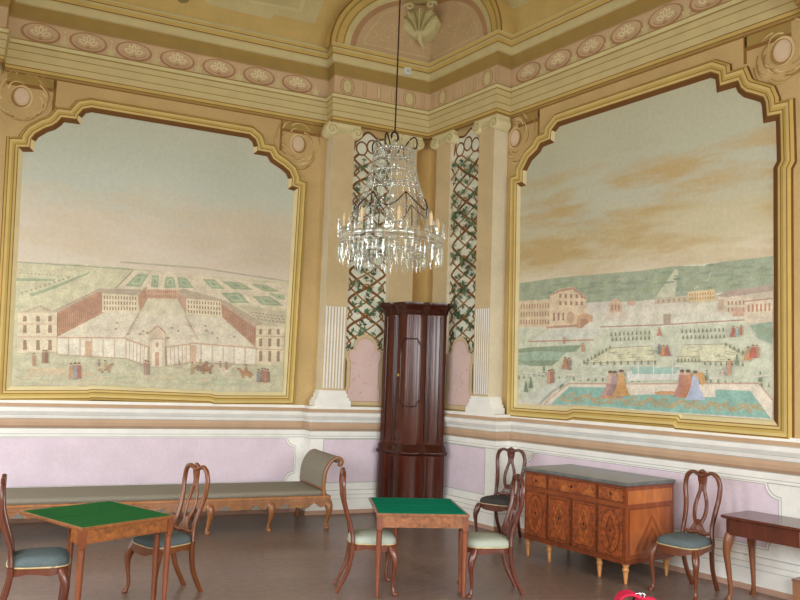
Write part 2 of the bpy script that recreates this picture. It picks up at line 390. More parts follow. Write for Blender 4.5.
# solid of the dado bays (behind the rail and base) and upper corner bay slabs
def slab(mb, pts, z0, z1, col):
    n = len(pts)
    for i in range(n-1): mb.poly([(*pts[i], z0), (*pts[i+1], z0), (*pts[i+1], z1), (*pts[i], z1)], col)
m = MB(); slab(m, [pw('L', 1.88, 0), pw('L', 1.88, BAY), FOLD, pw('R', 1.83, BAY), pw('R', 1.83, 0)], 0, 1.46, WHT)
slab(m, [pw('R', RD, 0), pw('R', RD, BAY), pw('R', UR, BAY)], 0, 1.46, WHT)
slab(m, [pw('L', UL, BAY), pw('L', 6.9, BAY), pw('L', 6.9, 0)], 0, 1.46, WHT)
pl = Paint('L', BAY, m)
for w, a, b in (('L', .34, 1.68), ('R', .45, 1.63)):
    P = Paint(w, BAY, m, step=.0012); P.rect(a-.012, b+.012, .415, 1.024, GRYL); P.layer().rect(a, b, .427, 1.012, PINKP)
struct(obj('trim_3', m, FRESCO, fix=False))
VD = .2
m = MB()
for w, uo in (('L', 1.72), ('R', 1.66)):
    e = 1 if w == 'L' else 1
    pts = [pw(w, .37, 0), pw(w, .37, VD), pw(w, uo, VD), pw(w, uo, 0)]
    slab(m, pts, 1.47, 5.6, TAN)
# golden quarter column in the re-entrant corner
g0, g1 = pw('L', .30, .02), pw('R', .30, .02); mid = ((g0[0]+g1[0])/2-.05, (g0[1]+g1[1])/2-.05)
slab(m, [pw('L', .37, .0), g0, mid, g1, pw('R', .37, .0)], 1.47, 5.6, (214, 180, 116))
struct(obj('trim_4', m, FRESCO, fix=False))
# bands of pink panels on the plain dado
def notch_panel(u0, u1, z0, z1, r):
    P = []
    for cu, cz, a0 in ((u0, z0, PI/2), (u1, z0, PI), (u1, z1, 3*PI/2), (u0, z1, 0)):
        arc = [(cu+r*math.cos(a0-k*PI/2/6), cz+r*math.sin(a0-k*PI/2/6)) for k in range(7)]
        P += arc
    return P
for w, a, b, nm in (('L', 2.03, 6.0, 'left'), ('R', 2.12, 5.40, 'right')):
    P = Paint(w, 0, step=.0012)
    P.poly(notch_panel(a-.03, b+.03, .395, 1.04, .13), GRYL); P.layer().poly(notch_panel(a-.022, b+.022, .403, 1.032, .13), WHT)
    P.layer().poly(notch_panel(a-.006, b+.006, .42, 1.018, .13), (176, 172, 176)); P.layer().poly(notch_panel(a, b, .426, 1.012, .13), PINKP)
    obj('dado_panel', P.mb, FRESCO, wl_ if w == 'L' else wr_, fix=False)

# ------------------------------------------------------------------ painted decoration of both walls
def frieze(P, u, z):
    P.ell(u, z, .235, .134, (178, 138, 106), 20); P.layer().ell(u, z+.008, .205, .110, PINKF, 20)
    P.layer().ring(u, z+.005, .16, .085, .014, PINKD, PI*1.05, PI*1.95)
    for k, a in enumerate((-66, -32, 0, 32, 66)):
        t = math.radians(a); P.layer().ell(u+.075*math.sin(t), z-.035+.082*math.cos(t), .022 if k % 2 else .03, .054, (230, 220, 180), 10, -t)
        P.layer().ell(u+.075*math.sin(t), z-.035+.082*math.cos(t), .008 if k % 2 else .012, .03, PINKF, 8, -t)
    P.layer().ell(u, z-.07, .03, .022, PINKD, 8)
def lily(P, u, z):
    P.layer().poly([(u-.05, z-.11), (u+.05, z-.11), (u+.012, z-.02), (u, z+.06), (u-.012, z-.02)], CREAM)
    P.layer().ell(u-.035, z-.05, .012, .035, CREAM, 8, .5); P.layer().ell(u+.035, z-.05, .012, .035, CREAM, 8, -.5)
    P.layer().ell(u, z+.085, .014, .014, CREAM, 8)
def boss(P, u, z, r, flip):
    """a small painted medallion in a spandrel with thin leaf strokes curling round it"""
    rnd = random.Random(int(u*100)); A, B, C = (184, 152, 96), (224, 202, 150), (166, 132, 82)
    for k in range(26):
        rr = rnd.uniform(.17, .36); t0 = rnd.uniform(0, 6.28); ln = rnd.uniform(.5, 1.3)
        P.layer().stroke([(u+(rr+.03*math.sin(3*q))*math.cos(t0+q), z+(rr*1.05+.03*math.sin(3*q))*math.sin(t0+q)) for q in [ln*i/6 for i in range(7)]], .02, (A, B, C)[k % 3], True)
    P.layer().ell(u, z, .125, .15, B, 20); P.layer().ell(u+(.012 if not flip else -.012), z-.008, .112, .135, C, 20)
    P.layer().ell(u, z, .09, .115, (218, 192, 160), 20); P.layer().ell(u, z+.01, .07, .09, (224, 202, 176), 16)
for w, nm in (('L', 'left'), ('R', 'right')):
    P = Paint(w, .016)
    if w == 'L': c0, c1, k = onwall('L', 297, 84), onwall('L', 41, 31), 6
    else: c0, c1, k = onwall('R', 529, 72.6), onwall('R', 666, 12), 4
    du = (c1[0]-c0[0])/k
    lo, hi = 1.80, (6.0 if w == 'L' else 5.58)
    for i in range(-2, 12):
        u = c0[0]+du*i
        if lo+.2 < u < hi-.2: P.k = 1; frieze(P, u, 6.135)
        if lo+.06 < u+du/2 < hi-.06: P.k = 1; lily(P, u+du/2, 6.13)
    P.d = BAY+.016
    ov = ((347, 88), (409, 102)) if w == 'L' else ((443, 101), (488, 81))
    us = [onwall(w, x, y, BAY)[0] for x, y in ov]
    for u in us:
        P.k = 1; P.ring(u, 6.14, .105, .135, .016, PINKD); P.layer().ell(u, 6.14, .07, .1, CREAM, 18); P.layer().ring(u, 6.14, .07, .1, .01, OCH_D)
    a, b = max(us), min(us)
    for t in (.27, .5, .73, -.2, 1.22):
        u = a+(b-a)*t
        if .22 < u < 1.72: P.k = 1; P.rect(u-.03, u+.03, 6.04, 6.24, PINKD); P.layer().rect(u-.018, u+.022, 6.05, 6.235, CREAM if t == .5 else PINKF)
    # spandrel bosses, header outline and painted ceiling panels
    P.d = .001
    for (x, y), r, fl in ((((22, 97), .15, 0), ((298, 144), .15, 1)) if w == 'L' else (((515.5, 138), .14, 0), ((783, 51), .16, 1))):
        u, z = onwall(w, x, y); P.k = 3; boss(P, u, z, r, fl)
    hl = [(56, 78), (53.5, 112), None, (282, 120), (277, 150)] if w == 'L' else [(539, 108), (537.5, 138), None, (745, 33), (752, 62)]
    a, b = onwall(w, *hl[0]), onwall(w, *hl[3])
    P.k = 2
    for q0, q1 in ((hl[0], hl[1]), (hl[3], hl[4])):
        A, B = onwall(w, *q0), onwall(w, *q1); P.stroke([(A[0], 5.57), (A[0], B[1])], .035, BRN)
    mn, mx_ = min(a[0], b[0]), max(a[0], b[0])
    lo2, hi2 = 1.86, (6.0 if w == 'L' else 5.6)
    P.rect(lo2, mn, 5.40, 5.56, OCH_D); P.rect(mx_, hi2, 5.40, 5.56, OCH_D); P.layer()
    P.rect(lo2, mn, 5.40, 5.445, BRN); P.rect(mx_, hi2, 5.40, 5.445, BRN)
    P.k = 1
    if w == 'L':
        P.px([(196, -14), (205, 2), (211, 5), (270, 19), (274, 14.5), (315, 23.5), (330, -14)], CREAM); P.layer()
        P.px([(232, -14), (228, -2), (302, 12), (309, -14)], (222, 214, 168)); P.layer().px([(236, -14), (233, -3.5), (299, 9), (305, -14)], (210, 198, 150))
        P.pell(183.5, 0, 6, 3.4, (150, 138, 84))
        P.pstroke([(86, -3), (160, 11), (316, 45)], 1.2, CREAM)
    else:
        P.px([(500, -14), (503, -1), (513, 9), (560, -12)], CREAM); P.layer().px([(512, -14), (513, -3), (520, 2), (550, -14)], (224, 216, 172))
    obj('painted_ornament', P.mb, FRESCO, wl_ if w == 'L' else wr_, fix=False)

# lunette in the corner above the entablature
def arc_pts(a, b, n=20): return [(a*math.cos(PI/2*k/n), 6.70+b*math.sin(PI/2*k/n)) for k in range(n+1)]
m = MB()
rings = [(1.885, 1.32, BRN), (1.86, 1.30, YEL), (1.80, 1.26, OCH_D), (1.77, 1.235, YEL), (1.68, 1.165, OCH_D), (1.655, 1.145, CREAM), (1.56, 1.07, PINKD), (1.47, 1.0, PINKF)]
for w in 'LR':
    fo = FOLDP(BAY); uf = fo.dot(WALL[w][0]); sc = 1.0 if w == 'L' else .955
    for i, (a, b, c) in enumerate(rings):
        q0 = [(uf+(u-0)*(sc*a-uf)/a, z) for u, z in arc_pts(a, b)]
        d = BAY + (.03 if c in (YEL,) else .02 if i < 6 else .0)
        if i < len(rings)-1:
            a1, b1, _ = rings[i+1]; q1 = [(uf+u*(sc*a1-uf)/a1, z) for u, z in arc_pts(a1, b1)]
            d1 = BAY + (.03 if rings[i+1][2] == YEL else .02 if i+1 < 6 else 0)
            for k in range(20): m.poly([W3(w, *q0[k], d), W3(w, *q0[k+1], d), W3(w, *q1[k+1], d1), W3(w, *q1[k], d1)], c)
        else: m.poly([W3(w, u, z, BAY) for u, z in q0]+[W3(w, uf, 6.70, BAY)], c)
        if i == 0:
            for k in range(20): m.poly([W3(w, *q0[k], 0), W3(w, *q0[k+1], 0), W3(w, *q0[k+1], d), W3(w, *q0[k], d)], OCH)
    P = Paint(w, BAY, m, step=.0008)
    P.k = 2; P.stroke([(.25, 6.86), (1.36*sc, 6.86)], .02, CREAM); P.stroke([(1.33*sc, 6.86), (1.30*sc, 7.0), (1.05, 7.38), (.8, 7.54)], .016, CREAM)
    for k in range(13):                       # pale scroll foliage
        u = .32+.072*k; z = 6.98+.10*math.sin(k*2.3)+(.42*(1-abs(u-.55)/1.0))*(k % 3)/2
        t0 = k*1.7
        P.layer().stroke([(u+(.035+.02*s)*math.cos(t0+s*2.4), z+(.035+.022*s)*math.sin(t0+s*2.4)) for s in (0, .4, .8, 1.2, 1.6, 2.0)], .022, CREAM, True)
lun = struct(obj('trim_5', m, FRESCO, fix=False))
# stucco shell hung across the fold
bis = (WALL['L'][1]+WALL['R'][1]).normalized()
q = CAM + ray(420.5, 19)*(1/69.0); 
sx = Vector((bis.y, -bis.x, 0))       # along the wall corner, left to right seen from the room
if sx.dot(RGT) < 0: sx = -sx
SH = FOLDP(BAY) + bis*.25 - sx*.13; SH.z = onwall('L', 421, 27, BAY)[1]
off = (Vector((q.x, q.y, 0))-Vector((SH.x, SH.y, 0))).dot(sx)
def SP(a, b, h): v = SH + sx*a + bis*h; return (v.x, v.y, SH.z+b)
m = MB(); SCOL = (214, 206, 158); SDK = (170, 156, 104)
def disc_relief(outl, h, col):
    c = (sum(p[0] for p in outl)/len(outl), sum(p[1] for p in outl)/len(outl))
    rg = [[SP(c[0]+(a-c[0])*k, c[1]+(b-c[1])*k, hh) for a, b in outl] for k, hh in ((1, -.22), (1.0, h*.4), (.9, h*.8), (.7, h))]
    m.loft(rg, col)
outl = [(.29*math.cos(t)*(1+.05*math.cos(9*t)), .0+.2*math.sin(t)-.05*max(0, -math.sin(t))**3) for t in [2*PI*k/48 for k in range(48)]]
disc_relief(outl, .07, SCOL)
for k in range(-4, 5):
    a = k*.42; tip = (.255*math.sin(a), .02+.165*math.cos(a)); b0 = (.018*k, -.16)
    cv_ = cr([b0, (b0[0]+(tip[0]-b0[0])*.3, b0[1]+(tip[1]-b0[1])*.5), (tip[0]*.85, tip[1]*.9+.01), tip], 4)
    m.tube([SP(p, q, .088-.05*(abs(p)/.29)**2) for p, q in cv_], [.008+.02*i/len(cv_) for i in range(len(cv_))], ref=bis, col=SDK if k % 2 else SCOL)
for s in (-1, 1):
    sp = [(s*(.17+(.085-.02*t)*math.cos(t*2.0)), .25+(.055-.012*t)*math.sin(t*2.0)) for t in [i*.3 for i in range(12)]]
    m.tube([SP(a, b, .06) for a, b in sp], [.022]*12, ref=bis, col=SCOL)
m.tube([SP(-.27, .34, .03), SP(0, .32, .05), SP(.27, .34, .03)], [.03, .04, .03], ref=bis, col=SDK)
m.tube([SP(0, -.2, .04), SP(.01, -.3, .03), SP(.05, -.40, -.02)], [.05, .035, .008], ref=bis, col=SCOL)
obj('shell_ornament', m, STUCCO, lun)
# alarm detector on the cornice
u, z = onwall('L', 407.5, 71, BAY+.1)
o = thing('motion_detector', 'small white detector box fixed to the cornice near the room corner', 'detector', W3('L', u, z-.06, BAY+.076), 0)
o.rotation_euler = (0, 0, face_angle(WALL['L'][1].x, WALL['L'][1].y))
m = MB().box(-.055, .055, -.05, 0, 0, .11); obj('housing', m, WHITEP, o, bevel=.008)
m = MB().box(-.03, .03, -.056, -.05, .03, .07); obj('lens', m, flat_mat('milky_lens', (196, 200, 190), .3), o)

# ------------------------------------------------------------------ pilasters
def pilaster(w, a, b, c0, c1, nm, full=True):
    SH_C = TANP; LIT_C = (228, 218, 190)  # side returns get a lighter tone, their highlight put into the paint
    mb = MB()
    slab(mb, [pw(w, a, 0), pw(w, a, BAY)], 1.6, 5.42, LIT_C); slab(mb, [pw(w, a, BAY), pw(w, b, BAY)], 1.6, 5.42, SH_C); slab(mb, [pw(w, b, BAY), pw(w, b, 0)], 1.6, 5.42, LIT_C)
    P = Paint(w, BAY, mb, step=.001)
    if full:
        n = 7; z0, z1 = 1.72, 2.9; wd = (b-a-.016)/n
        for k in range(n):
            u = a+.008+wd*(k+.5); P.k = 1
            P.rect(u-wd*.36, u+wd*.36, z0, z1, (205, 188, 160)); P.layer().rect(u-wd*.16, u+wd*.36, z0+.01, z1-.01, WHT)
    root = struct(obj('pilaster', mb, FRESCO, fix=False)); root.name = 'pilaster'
    if full:                                   # moulded base
        mb = MB()
        for o, z0, z1 in ((.10, 1.46, 1.56), (.075, 1.56, 1.60), (.05, 1.60, 1.66), (.03, 1.66, 1.70)):
            A, B = a-o, b+o; d = BAY+o*.35; q = [pw(w, A, .05), pw(w, A, d), pw(w, B, d), pw(w, B, .05)]
            mb.loft([[(*p, z0) for p in q], [(*p, z1) for p in q]], WHT, smooth=False)
        obj('base', mb, STUCCO, root)
    mb = MB(); CAPC = (222, 212, 166); CD = (176, 162, 112)
    d = BAY+.03; mid = (c0+c1)/2
    q = [pw(w, c0+.03, .05), pw(w, c0+.03, d), pw(w, c1-.03, d), pw(w, c1-.03, .05)]
    mb.loft([[(*p, 5.50) for p in q], [(*p, 5.565) for p in q]], CAPC, smooth=False)
    q = [pw(w, c0+.07, .05), pw(w, c0+.07, d-.012), pw(w, c1-.07, d-.012), pw(w, c1-.07, .05)]
    mb.loft([[(*p, 5.42) for p in q], [(*p, 5.50) for p in q]], CAPC, smooth=False)
    for s, uc in ((1, c0+.085), (-1, c1-.085)):
        rg = [[W3(w, uc+r*math.cos(t), 5.455+r*math.sin(t), dd) for t in [2*PI*k/20 for k in range(20)]] for r, dd in ((.085, .06), (.085, d+.012), (.075, d+.02))]
        mb.loft(rg, CAPC)
        P = Paint(w, d+.021, mb, step=.001)
        P.stroke([(uc+s*(.07-.0075*t)*math.cos(t*1.0), 5.455+(.07-.0075*t)*math.sin(t)) for t in [i*.5 for i in range(18)]], .012, CD)
    P = Paint(w, d-.011, mb, step=.001); k = 0; u = c0+.19
    while u < c1-.17:
        P.k = 1; P.ell(u, 5.46, .02, .032, CD, 10); P.layer().ell(u, 5.462, .012, .024, CAPC, 10); u += .05
    obj('capital', mb, STUCCO, root, fix=False)
    return root
pilaster('L', 1.42, 1.755, 1.31, 1.87, 'a'); pilaster('L', .40, .80, .30, .90, 'b', False)
pilaster('R', 1.36, 1.665, 1.25, 1.78, 'c'); pilaster('R', .42, .745, .31, .85, 'd', False)

# ------------------------------------------------------------------ vine trellis panels and marble panels under them
def vine(w, a, b, seed):
    rnd = random.Random(seed); mb = MB(); P = Paint(w, VD+.002, mb, step=.0001)
    BG = (228, 230, 212); BR = (154, 114, 68); BR2 = (130, 90, 54); GR = ((84, 112, 84), (104, 132, 100), (70, 96, 74))
    mid = (a+b)/2; hw = (b-a)/2; z0, z1 = 2.15, 5.2
    top = [(a, z1), (a+.02, z1+.08)] + [(mid+hw*.92*math.cos(t), z1+.1+.2*math.sin(t)*(1+.22*math.cos(5*t))) for t in [PI-PI*k/16 for k in range(17)]] + [(b-.02, z1+.08), (b, z1)]
    P.poly([(a, z0)]+top+[(b, z0)], BG); P.layer().stroke(top, .035, BR2)
    for k in range(3): P.layer().ring(mid+(k-1)*hw*.55, z1+.07+.05*(k == 1), .085, .1, .026, BR2)
    CELL = .42
    for s in (-1, 1):
        for ph, amp, wd in ((0, .93, .038), (.25, .90, .024)):
            pts = []; n = 160
            for i in range(n+1):
                z = z0+(z1-.02-z0)*i/n; t = (z-z0)/CELL/2+ph; q = (t % 1)*2; tri = 1-2*abs(q-1)
                tri = .55*tri+.45*math.sin(PI*tri/2); tri *= 1+.10*math.sin(4*PI*t)
                pts.append((max(a+.02, min(b-.02, mid+s*hw*amp*tri)), z))
            P.layer().stroke(pts, wd, BR if ph else BR2)
    nz = int((z1-z0)/CELL)
    for i in range(nz):
        zc = z0+CELL*(i+.5)
        for s in (-1, 1):
            P.layer().stroke([(mid+s*hw*.95, zc-.06), (mid+s*hw*.7, zc+.02), (mid+s*hw*.93, zc+.12)], .026, BR2)
        P.layer().ring(mid, zc-.02, hw*.22, .07, .022, BR, -.3, PI+.3)
        for k in range(22):
            u = mid+rnd.uniform(-.82, .82)*hw; z = zc+rnd.uniform(-.21, .21); c = rnd.choice(GR); r = rnd.uniform(.024, .04); t0 = rnd.uniform(0, 6)
            P.layer().stroke([(u-1.6*r*math.cos(t0), z-1.6*r*math.sin(t0)), (u, z)], .009, BR)
            for q in (-.9, 0, .9): P.ell(u+r*.8*math.cos(t0+q), z+r*.8*math.sin(t0+q), r*.75, r*.4, c, 8, t0+q); P.layer()
    # marble panel with a shaped head
    P.d = VD+.05*0 + .05
    zt = 2.52
    def head(o): 
        A, B, T = a+o, b-o, zt-o; sh = .17
        return ([(A, 1.5+o), (B, 1.5+o), (B, 1.72), (B-.03, 1.76), (B-.03, 2.12), (B, 2.16), (B, 2.26)] +
                [(mid+(hw-o)*.62*math.cos(t)+0, 2.3+(T-2.3)*math.sin(t)) for t in [PI*k/12 for k in range(13)]] +
                [(A, 2.26), (A, 2.16), (A+.03, 2.12), (A+.03, 1.76), (A, 1.72)])
    P.k = 1; P.poly(head(0), TANP); P.layer().poly(head(.05), (190, 158, 136)); P.layer().poly(head(.062), (220, 194, 186))
    for i in range(14):
        u = rnd.uniform(a+.1, b-.1); z = rnd.uniform(1.65, 2.3); P.layer().ell(u, z, rnd.uniform(.01, .03), rnd.uniform(.006, .014), (208, 168, 164), 8, rnd.uniform(0, 3))
    return struct(obj('trim_%d' % (6 if w == 'L' else 7), mb, FRESCO, fix=False))
vine('L', .805, 1.415, 3); vine('R', .75, 1.355, 5)

# ------------------------------------------------------------------ the two framed wall paintings
FY, FYL, FB, FBD, FC = (196, 168, 96), (212, 190, 124), (142, 102, 52), (116, 80, 44), (226, 212, 164)
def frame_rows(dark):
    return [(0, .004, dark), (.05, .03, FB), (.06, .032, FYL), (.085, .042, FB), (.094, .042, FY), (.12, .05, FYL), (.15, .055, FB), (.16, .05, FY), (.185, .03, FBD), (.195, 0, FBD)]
def figure(P, x, y, h, coat, skirt=None, hair=(90, 60, 50)):
    """small painted walker, feet at (x, y), photo pixels"""
    w = h*.18; sk = skirt or coat
    P.layer().px([(x-w*(1.9 if skirt else .8), y), (x+w*(1.9 if skirt else .8), y), (x+w*.6, y-h*.55), (x-w*.6, y-h*.55)], sk)
    P.layer().px([(x-w*.8, y-h*.5), (x+w*.8, y-h*.5), (x+w*.6, y-h*.83), (x-w*.6, y-h*.83)], coat)
    P.layer().pell(x, y-h*.91, h*.085, h*.1, (206, 160, 130), n=8); P.pell(x, y-h*.96, h*.085, h*.06, hair, n=8)
def rider(P, x, y, s, horse, coat, f=1):
    P.layer().pell(x, y-5*s, 5.5*s, 2.6*s, horse); P.pstroke([(x+f*4*s, y-6*s), (x+f*7*s, y-9.5*s)], 2.4*s, horse); P.pell(x+f*7.6*s, y-9.4*s, 1.7*s, 1.0*s, horse)
    for dx in (-4, -2.6, 3, 4.4): P.pstroke([(x+dx*s, y-4*s), (x+(dx+.5)*s, y)], 1.0*s, horse)
    P.pstroke([(x-f*5*s, y-5.5*s), (x-f*6.6*s, y-2.5*s)], 1.2*s, horse)
    P.layer().px([(x-1.5*s, y-5.5*s), (x+1.8*s, y-5.5*s), (x+1.2*s, y-11*s), (x-1.2*s, y-11*s)], coat); P.pell(x, y-12.2*s, 1.1*s, 1.3*s, (190, 150, 124), n=8); P.layer().pell(x, y-13*s, 1.5*s, .6*s, (70, 54, 48), n=8)

CL_PATH = [(11, 386), (23, 152), (34, 152), (35.6, 141.5), (38.7, 137.5), (47.5, 132.5), (55, 130), (61, 126), (64, 122.5), (80.6, 124.5), (82, 118), (86, 113.5), (92, 112.5),
           (248, 138.5), (252, 142), (253.6, 147), (253, 154), (267, 156.5), (270, 162), (275, 165.5), (281, 169.5), (286, 174), (288, 179), (287.5, 189), (294, 191),
           (282, 392), (216, 391.5), (212, 390), (91, 385), (87, 386)]
CR_PATH = [(518, 404), (521, 187), (526.6, 185.5), (527, 171), (532, 161), (540.5, 152.5), (543.4, 147), (554.7, 142.5), (555.8, 132), (560, 126.5), (711, 78), (715.6, 79.5), (717, 93),
           (736, 87.5), (738, 92.5), (744, 97.5), (755, 100.6), (760.6, 102.5), (762, 106), (763.5, 123.5), (776, 121), (777, 161), (773.5, 168), (774, 420), (684, 414), (682, 411), (575, 404.5), (568, 407)]
HAZE = {'L': ((226, 220, 198), .36), 'R': ((228, 226, 212), .3)}      # the thin, faded fresco palette
def mural(w, path, name, label, skym, paint, darkfn):
    pts = [onwall(w, x, y) for x, y in path]
    base = W3(w, sum(p[0] for p in pts)/len(pts), 1.5, .0)
    root = thing(name, label, 'wall painting', (0, 0, 0))
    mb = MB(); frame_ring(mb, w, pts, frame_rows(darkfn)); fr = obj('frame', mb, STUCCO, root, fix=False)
    mb = MB(); mb.poly([W3(w, u, z, .003) for u, z in pts], None, 0)
    P = Paint(w, .0035, mb, 1, step=.00003, auto=1, haze=HAZE[w]); paint(P); cv = obj('painted_view', mb, [skym, ART], root, fix=False)
    # move the root to the painting's base, keeping the parts where they are
    root.location = base
    for c in (fr, cv): c.location = -base
    return root

def paint_left(P):
    GND = (206, 202, 166); PATHC = (222, 208, 182); GRN = (142, 162, 128); GRN2 = (168, 180, 142); RED = (176, 122, 96); REDL = (200, 150, 122); FAC = (226, 212, 180); ROOF = (176, 156, 134); WIN = (138, 104, 84); COURT = (222, 212, 190)
    fr = 285.5
    P.px([(17, 262), (90, 264.5), (150, 270), (200, 275), (289, 282.5), (282, 392), (216, 391), (91, 385), (11, 386)], GND)
    P.layer().pstroke([(17, 262), (90, 266.5), (150, 271)], 1.2, (150, 152, 128)); P.pstroke([(120, 262), (200, 268), (289, 281.5)], 1.6, (176, 166, 142))
    P.layer().px([(17, 278), (56, 279), (54, 281), (16.5, 281)], GRN)               # hedged fields at the far left
    P.px([(29, 294), (46, 289), (90, 271.5), (88, 274), (55, 288.5), (32, 296.5)], GRN)
    for i in range(14): P.layer().pell(20+i*3.8, 273+i*.25, .9, .6, (126, 140, 112), n=6)
    for i in range(11): P.pell(22+i*4.6, 293-i*1.55, 1.2, .9, (120, 138, 108), n=6)
    P.layer().px([(133, 270), (165, 271.5), (289, 285), (289, 308), (250, 306), (222, 300), (112, 291)], PATHC)   # parterres
    for q in ([(137, 274), (149, 274), (141, 287), (125, 286)], [(152, 275), (159, 275.5), (158, 287.5), (151, 287)], [(166, 276.5), (174, 277), (176, 288), (164, 288)],
              [(177, 277), (186, 278), (194, 288), (179, 288)], [(203, 279), (214, 279.5), (225, 289), (211, 288.5)], [(221, 281), (240, 282.5), (254, 290), (233, 289)], [(250, 284), (266, 285), (280, 292), (264, 291)],
              [(221, 293), (240, 292.5), (249, 303), (231, 303)], [(252, 296), (270, 296.5), (284, 306), (262, 305)], [(268, 293), (284, 295), (285, 300), (278, 299)]):
        P.layer().px(q, GRN); cx = sum(p[0] for p in q)/4; cyy = sum(p[1] for p in q)/4
        P.layer().px([(cx+(x-cx)*.62, cyy+(y-cyy)*.62) for x, y in q], GRN2); P.layer().px([(cx+(x-cx)*.35, cyy+(y-cyy)*.35) for x, y in q], (120, 146, 122))
    P.pstroke([(113, 291), (133, 270.5)], 1.2, (150, 138, 110))
    P.layer().px([(57, 337), (103, 312), (140, 312), (192, 316), (222, 317), (256, 344), (256, 352), (157, 346), (57, 340)], COURT)     # court
    P.layer().px([(143, 313), (150, 298.5), (177, 299), (184, 315)], (214, 206, 178))
    P.layer().px([(147, 289), (177, 290), (178, 299), (147, 298.5)], REDL); P.grid([(148, 289.5), (176.5, 290), (177, 298.5), (148, 298)], 14, 2, .45, .6, (160, 110, 92))
    P.layer().px([(54, 311), (103, 289), (103, 313), (57, 337)], RED); P.grid([(58, 313), (102, 293), (102, 311), (59, 334)], 22, 1, .4, .95, (142, 96, 76))      # long left wing
    P.layer().px([(52, 311), (98, 289), (103, 289.5), (57, 312.5)], ROOF)
    P.layer().px([(102, 293), (138, 295), (138, 312), (102, 312)], FAC); P.grid([(103, 294.5), (137, 296), (137, 311), (103, 311)], 12, 3, .42, .62, WIN)
    P.layer().px([(97, 289), (100, 288.5), (142, 289.5), (146, 286.5), (148, 288), (139, 295.5), (102, 293.5)], ROOF)
    P.layer().px([(138, 296), (146, 288), (147, 299), (140, 312)], RED)
    P.layer().px([(186, 298), (222, 300), (222, 317), (186, 314.5)], FAC); P.grid([(187, 299.5), (221, 301.5), (221, 316), (187, 313.5)], 12, 3, .42, .62, WIN)
    P.layer().px([(177, 290), (184, 289), (222, 299.5), (222, 301.5), (186, 298.5)], ROOF); P.layer().px([(177, 291), (186, 298), (186, 314.5), (178, 300)], (184, 140, 122))
    P.layer().px([(221, 303), (256, 327), (255, 347), (222, 317)], RED); P.grid([(222, 305), (255, 328), (254.5, 345), (223, 316)], 18, 1, .4, .95, (150, 98, 84))
    P.layer().px([(221, 300), (226, 301), (264, 324), (256, 328), (221, 303.5)], ROOF)
    P.layer().px([(238, 305.5), (285, 311), (284, 324), (262, 322)], (190, 178, 150))
    for i in range(9):
        for j in range(3): P.pell(252+i*3.7+j*1.2, 312.5+j*3+i*.5, 1.1, .7, (128, 122, 96), n=6)
    for i in range(70):
        x = random.uniform(105, 222); P.layer().pell(x, random.uniform(320, 338), random.uniform(2, 7), random.uniform(.4, .9), random.choice(((226, 216, 196), (214, 202, 178), (222, 206, 188), (208, 204, 184))))
    P.layer().px([(18, 313), (57, 312.5), (57, 352), (16.5, 353)], FAC); P.layer().px([(17.5, 313), (25, 310.5), (41, 305), (52, 310.5), (57.5, 312.5)], (198, 184, 154))
    for y in (324, 337): P.layer().pstroke([(17.3, y), (57, y)], .8, REDL)
    P.layer().pstroke([(26, 311.5), (40, 306), (50, 311)], .7, (160, 130, 106))
    for x in (25, 38, 50):
        for y0, y1 in ((316, 321.5), (325, 333), (340, 350)): P.layer().px([(x-2, y1), (x-1.6, y0), (x+1.6, y0), (x+2, y1)], WIN)
    P.layer().px([(256, 326), (284, 326.5), (282.6, 365), (255, 364)], FAC); P.layer().px([(255, 326), (270, 322.5), (284, 326.8)], (200, 188, 160))
    for y in (336, 349): P.layer().pstroke([(256, y), (283.5, y+.8)], .8, REDL)
    for x in (260.5, 269.5, 278):
        for y0, y1 in ((329, 334.5), (338.5, 346.5), (351, 361.5)): P.layer().px([(x-1.6, y1), (x-1.4, y0), (x+1.4, y0), (x+1.4, y1)], WIN)
    P.pstroke([(126, 336), (139, 313)], .9, (188, 160, 140)); P.pstroke([(198, 340), (185, 316)], .9, (188, 160, 140))
    for (q) in ([(57, 337.5), (126, 338), (126, 358.5), (57, 354.5)], [(126, 339), (148, 347), (147, 366), (126, 358.5)], [(166, 347), (190, 344), (190, 362), (167, 366)], [(190, 343), (256, 348), (255.5, 365), (190, 362)]):
        P.layer().px(q, (228, 216, 194)); P.pstroke([q[0], q[1]], 1.1, (196, 144, 120)); P.pstroke([q[3], q[2]], .8, (178, 150, 132))
        P.grid(q, 6 if q[1][0]-q[0][0] > 40 else 4, 1, .78, .8, (238, 232, 214)); 
        for t in range(7):
            a = t/6; P.pstroke([(q[0][0]*(1-a)+q[1][0]*a, q[0][1]*(1-a)+q[1][1]*a), (q[3][0]*(1-a)+q[2][0]*a, q[3][1]*(1-a)+q[2][1]*a)], .7, (192, 150, 128))
    P.layer().px([(85, 341), (92, 341), (92, 357), (85, 356.5)], (204, 160, 130)); P.px([(190, 345), (196, 345.5), (196, 363), (190, 362.5)], (214, 170, 136))
    P.layer().px([(149, 333), (157.5, 325.5), (165, 333), (165, 367), (150, 367)], (220, 196, 170)); P.layer().px([(152, 339), (162, 339), (162, 366), (152, 366)], (238, 226, 204)); P.layer().px([(155, 352), (159, 352), (159, 366), (155, 366)], (190, 140, 118))
    P.layer().pell(157, 345, 1.6, 2.6, (190, 140, 118)); P.pstroke([(149, 333), (157.5, 326), (165, 333)], 1.2, (180, 124, 104)); P.pstroke([(150, 339), (164, 339)], .8, (180, 124, 104))
    P.layer().px([(13, 354), (57, 355), (126, 360), (150, 368), (166, 368), (190, 364), (256, 366), (283, 366.5), (282, 391.5), (216, 391), (91, 384.6), (11.5, 385.6)], (192, 190, 158))
    P.layer().pell(60, 372, 36, 4, (204, 182, 146), .06); P.pell(215, 382, 40, 4, (170, 178, 148), .03); P.pell(120, 376, 26, 3, (178, 182, 152))
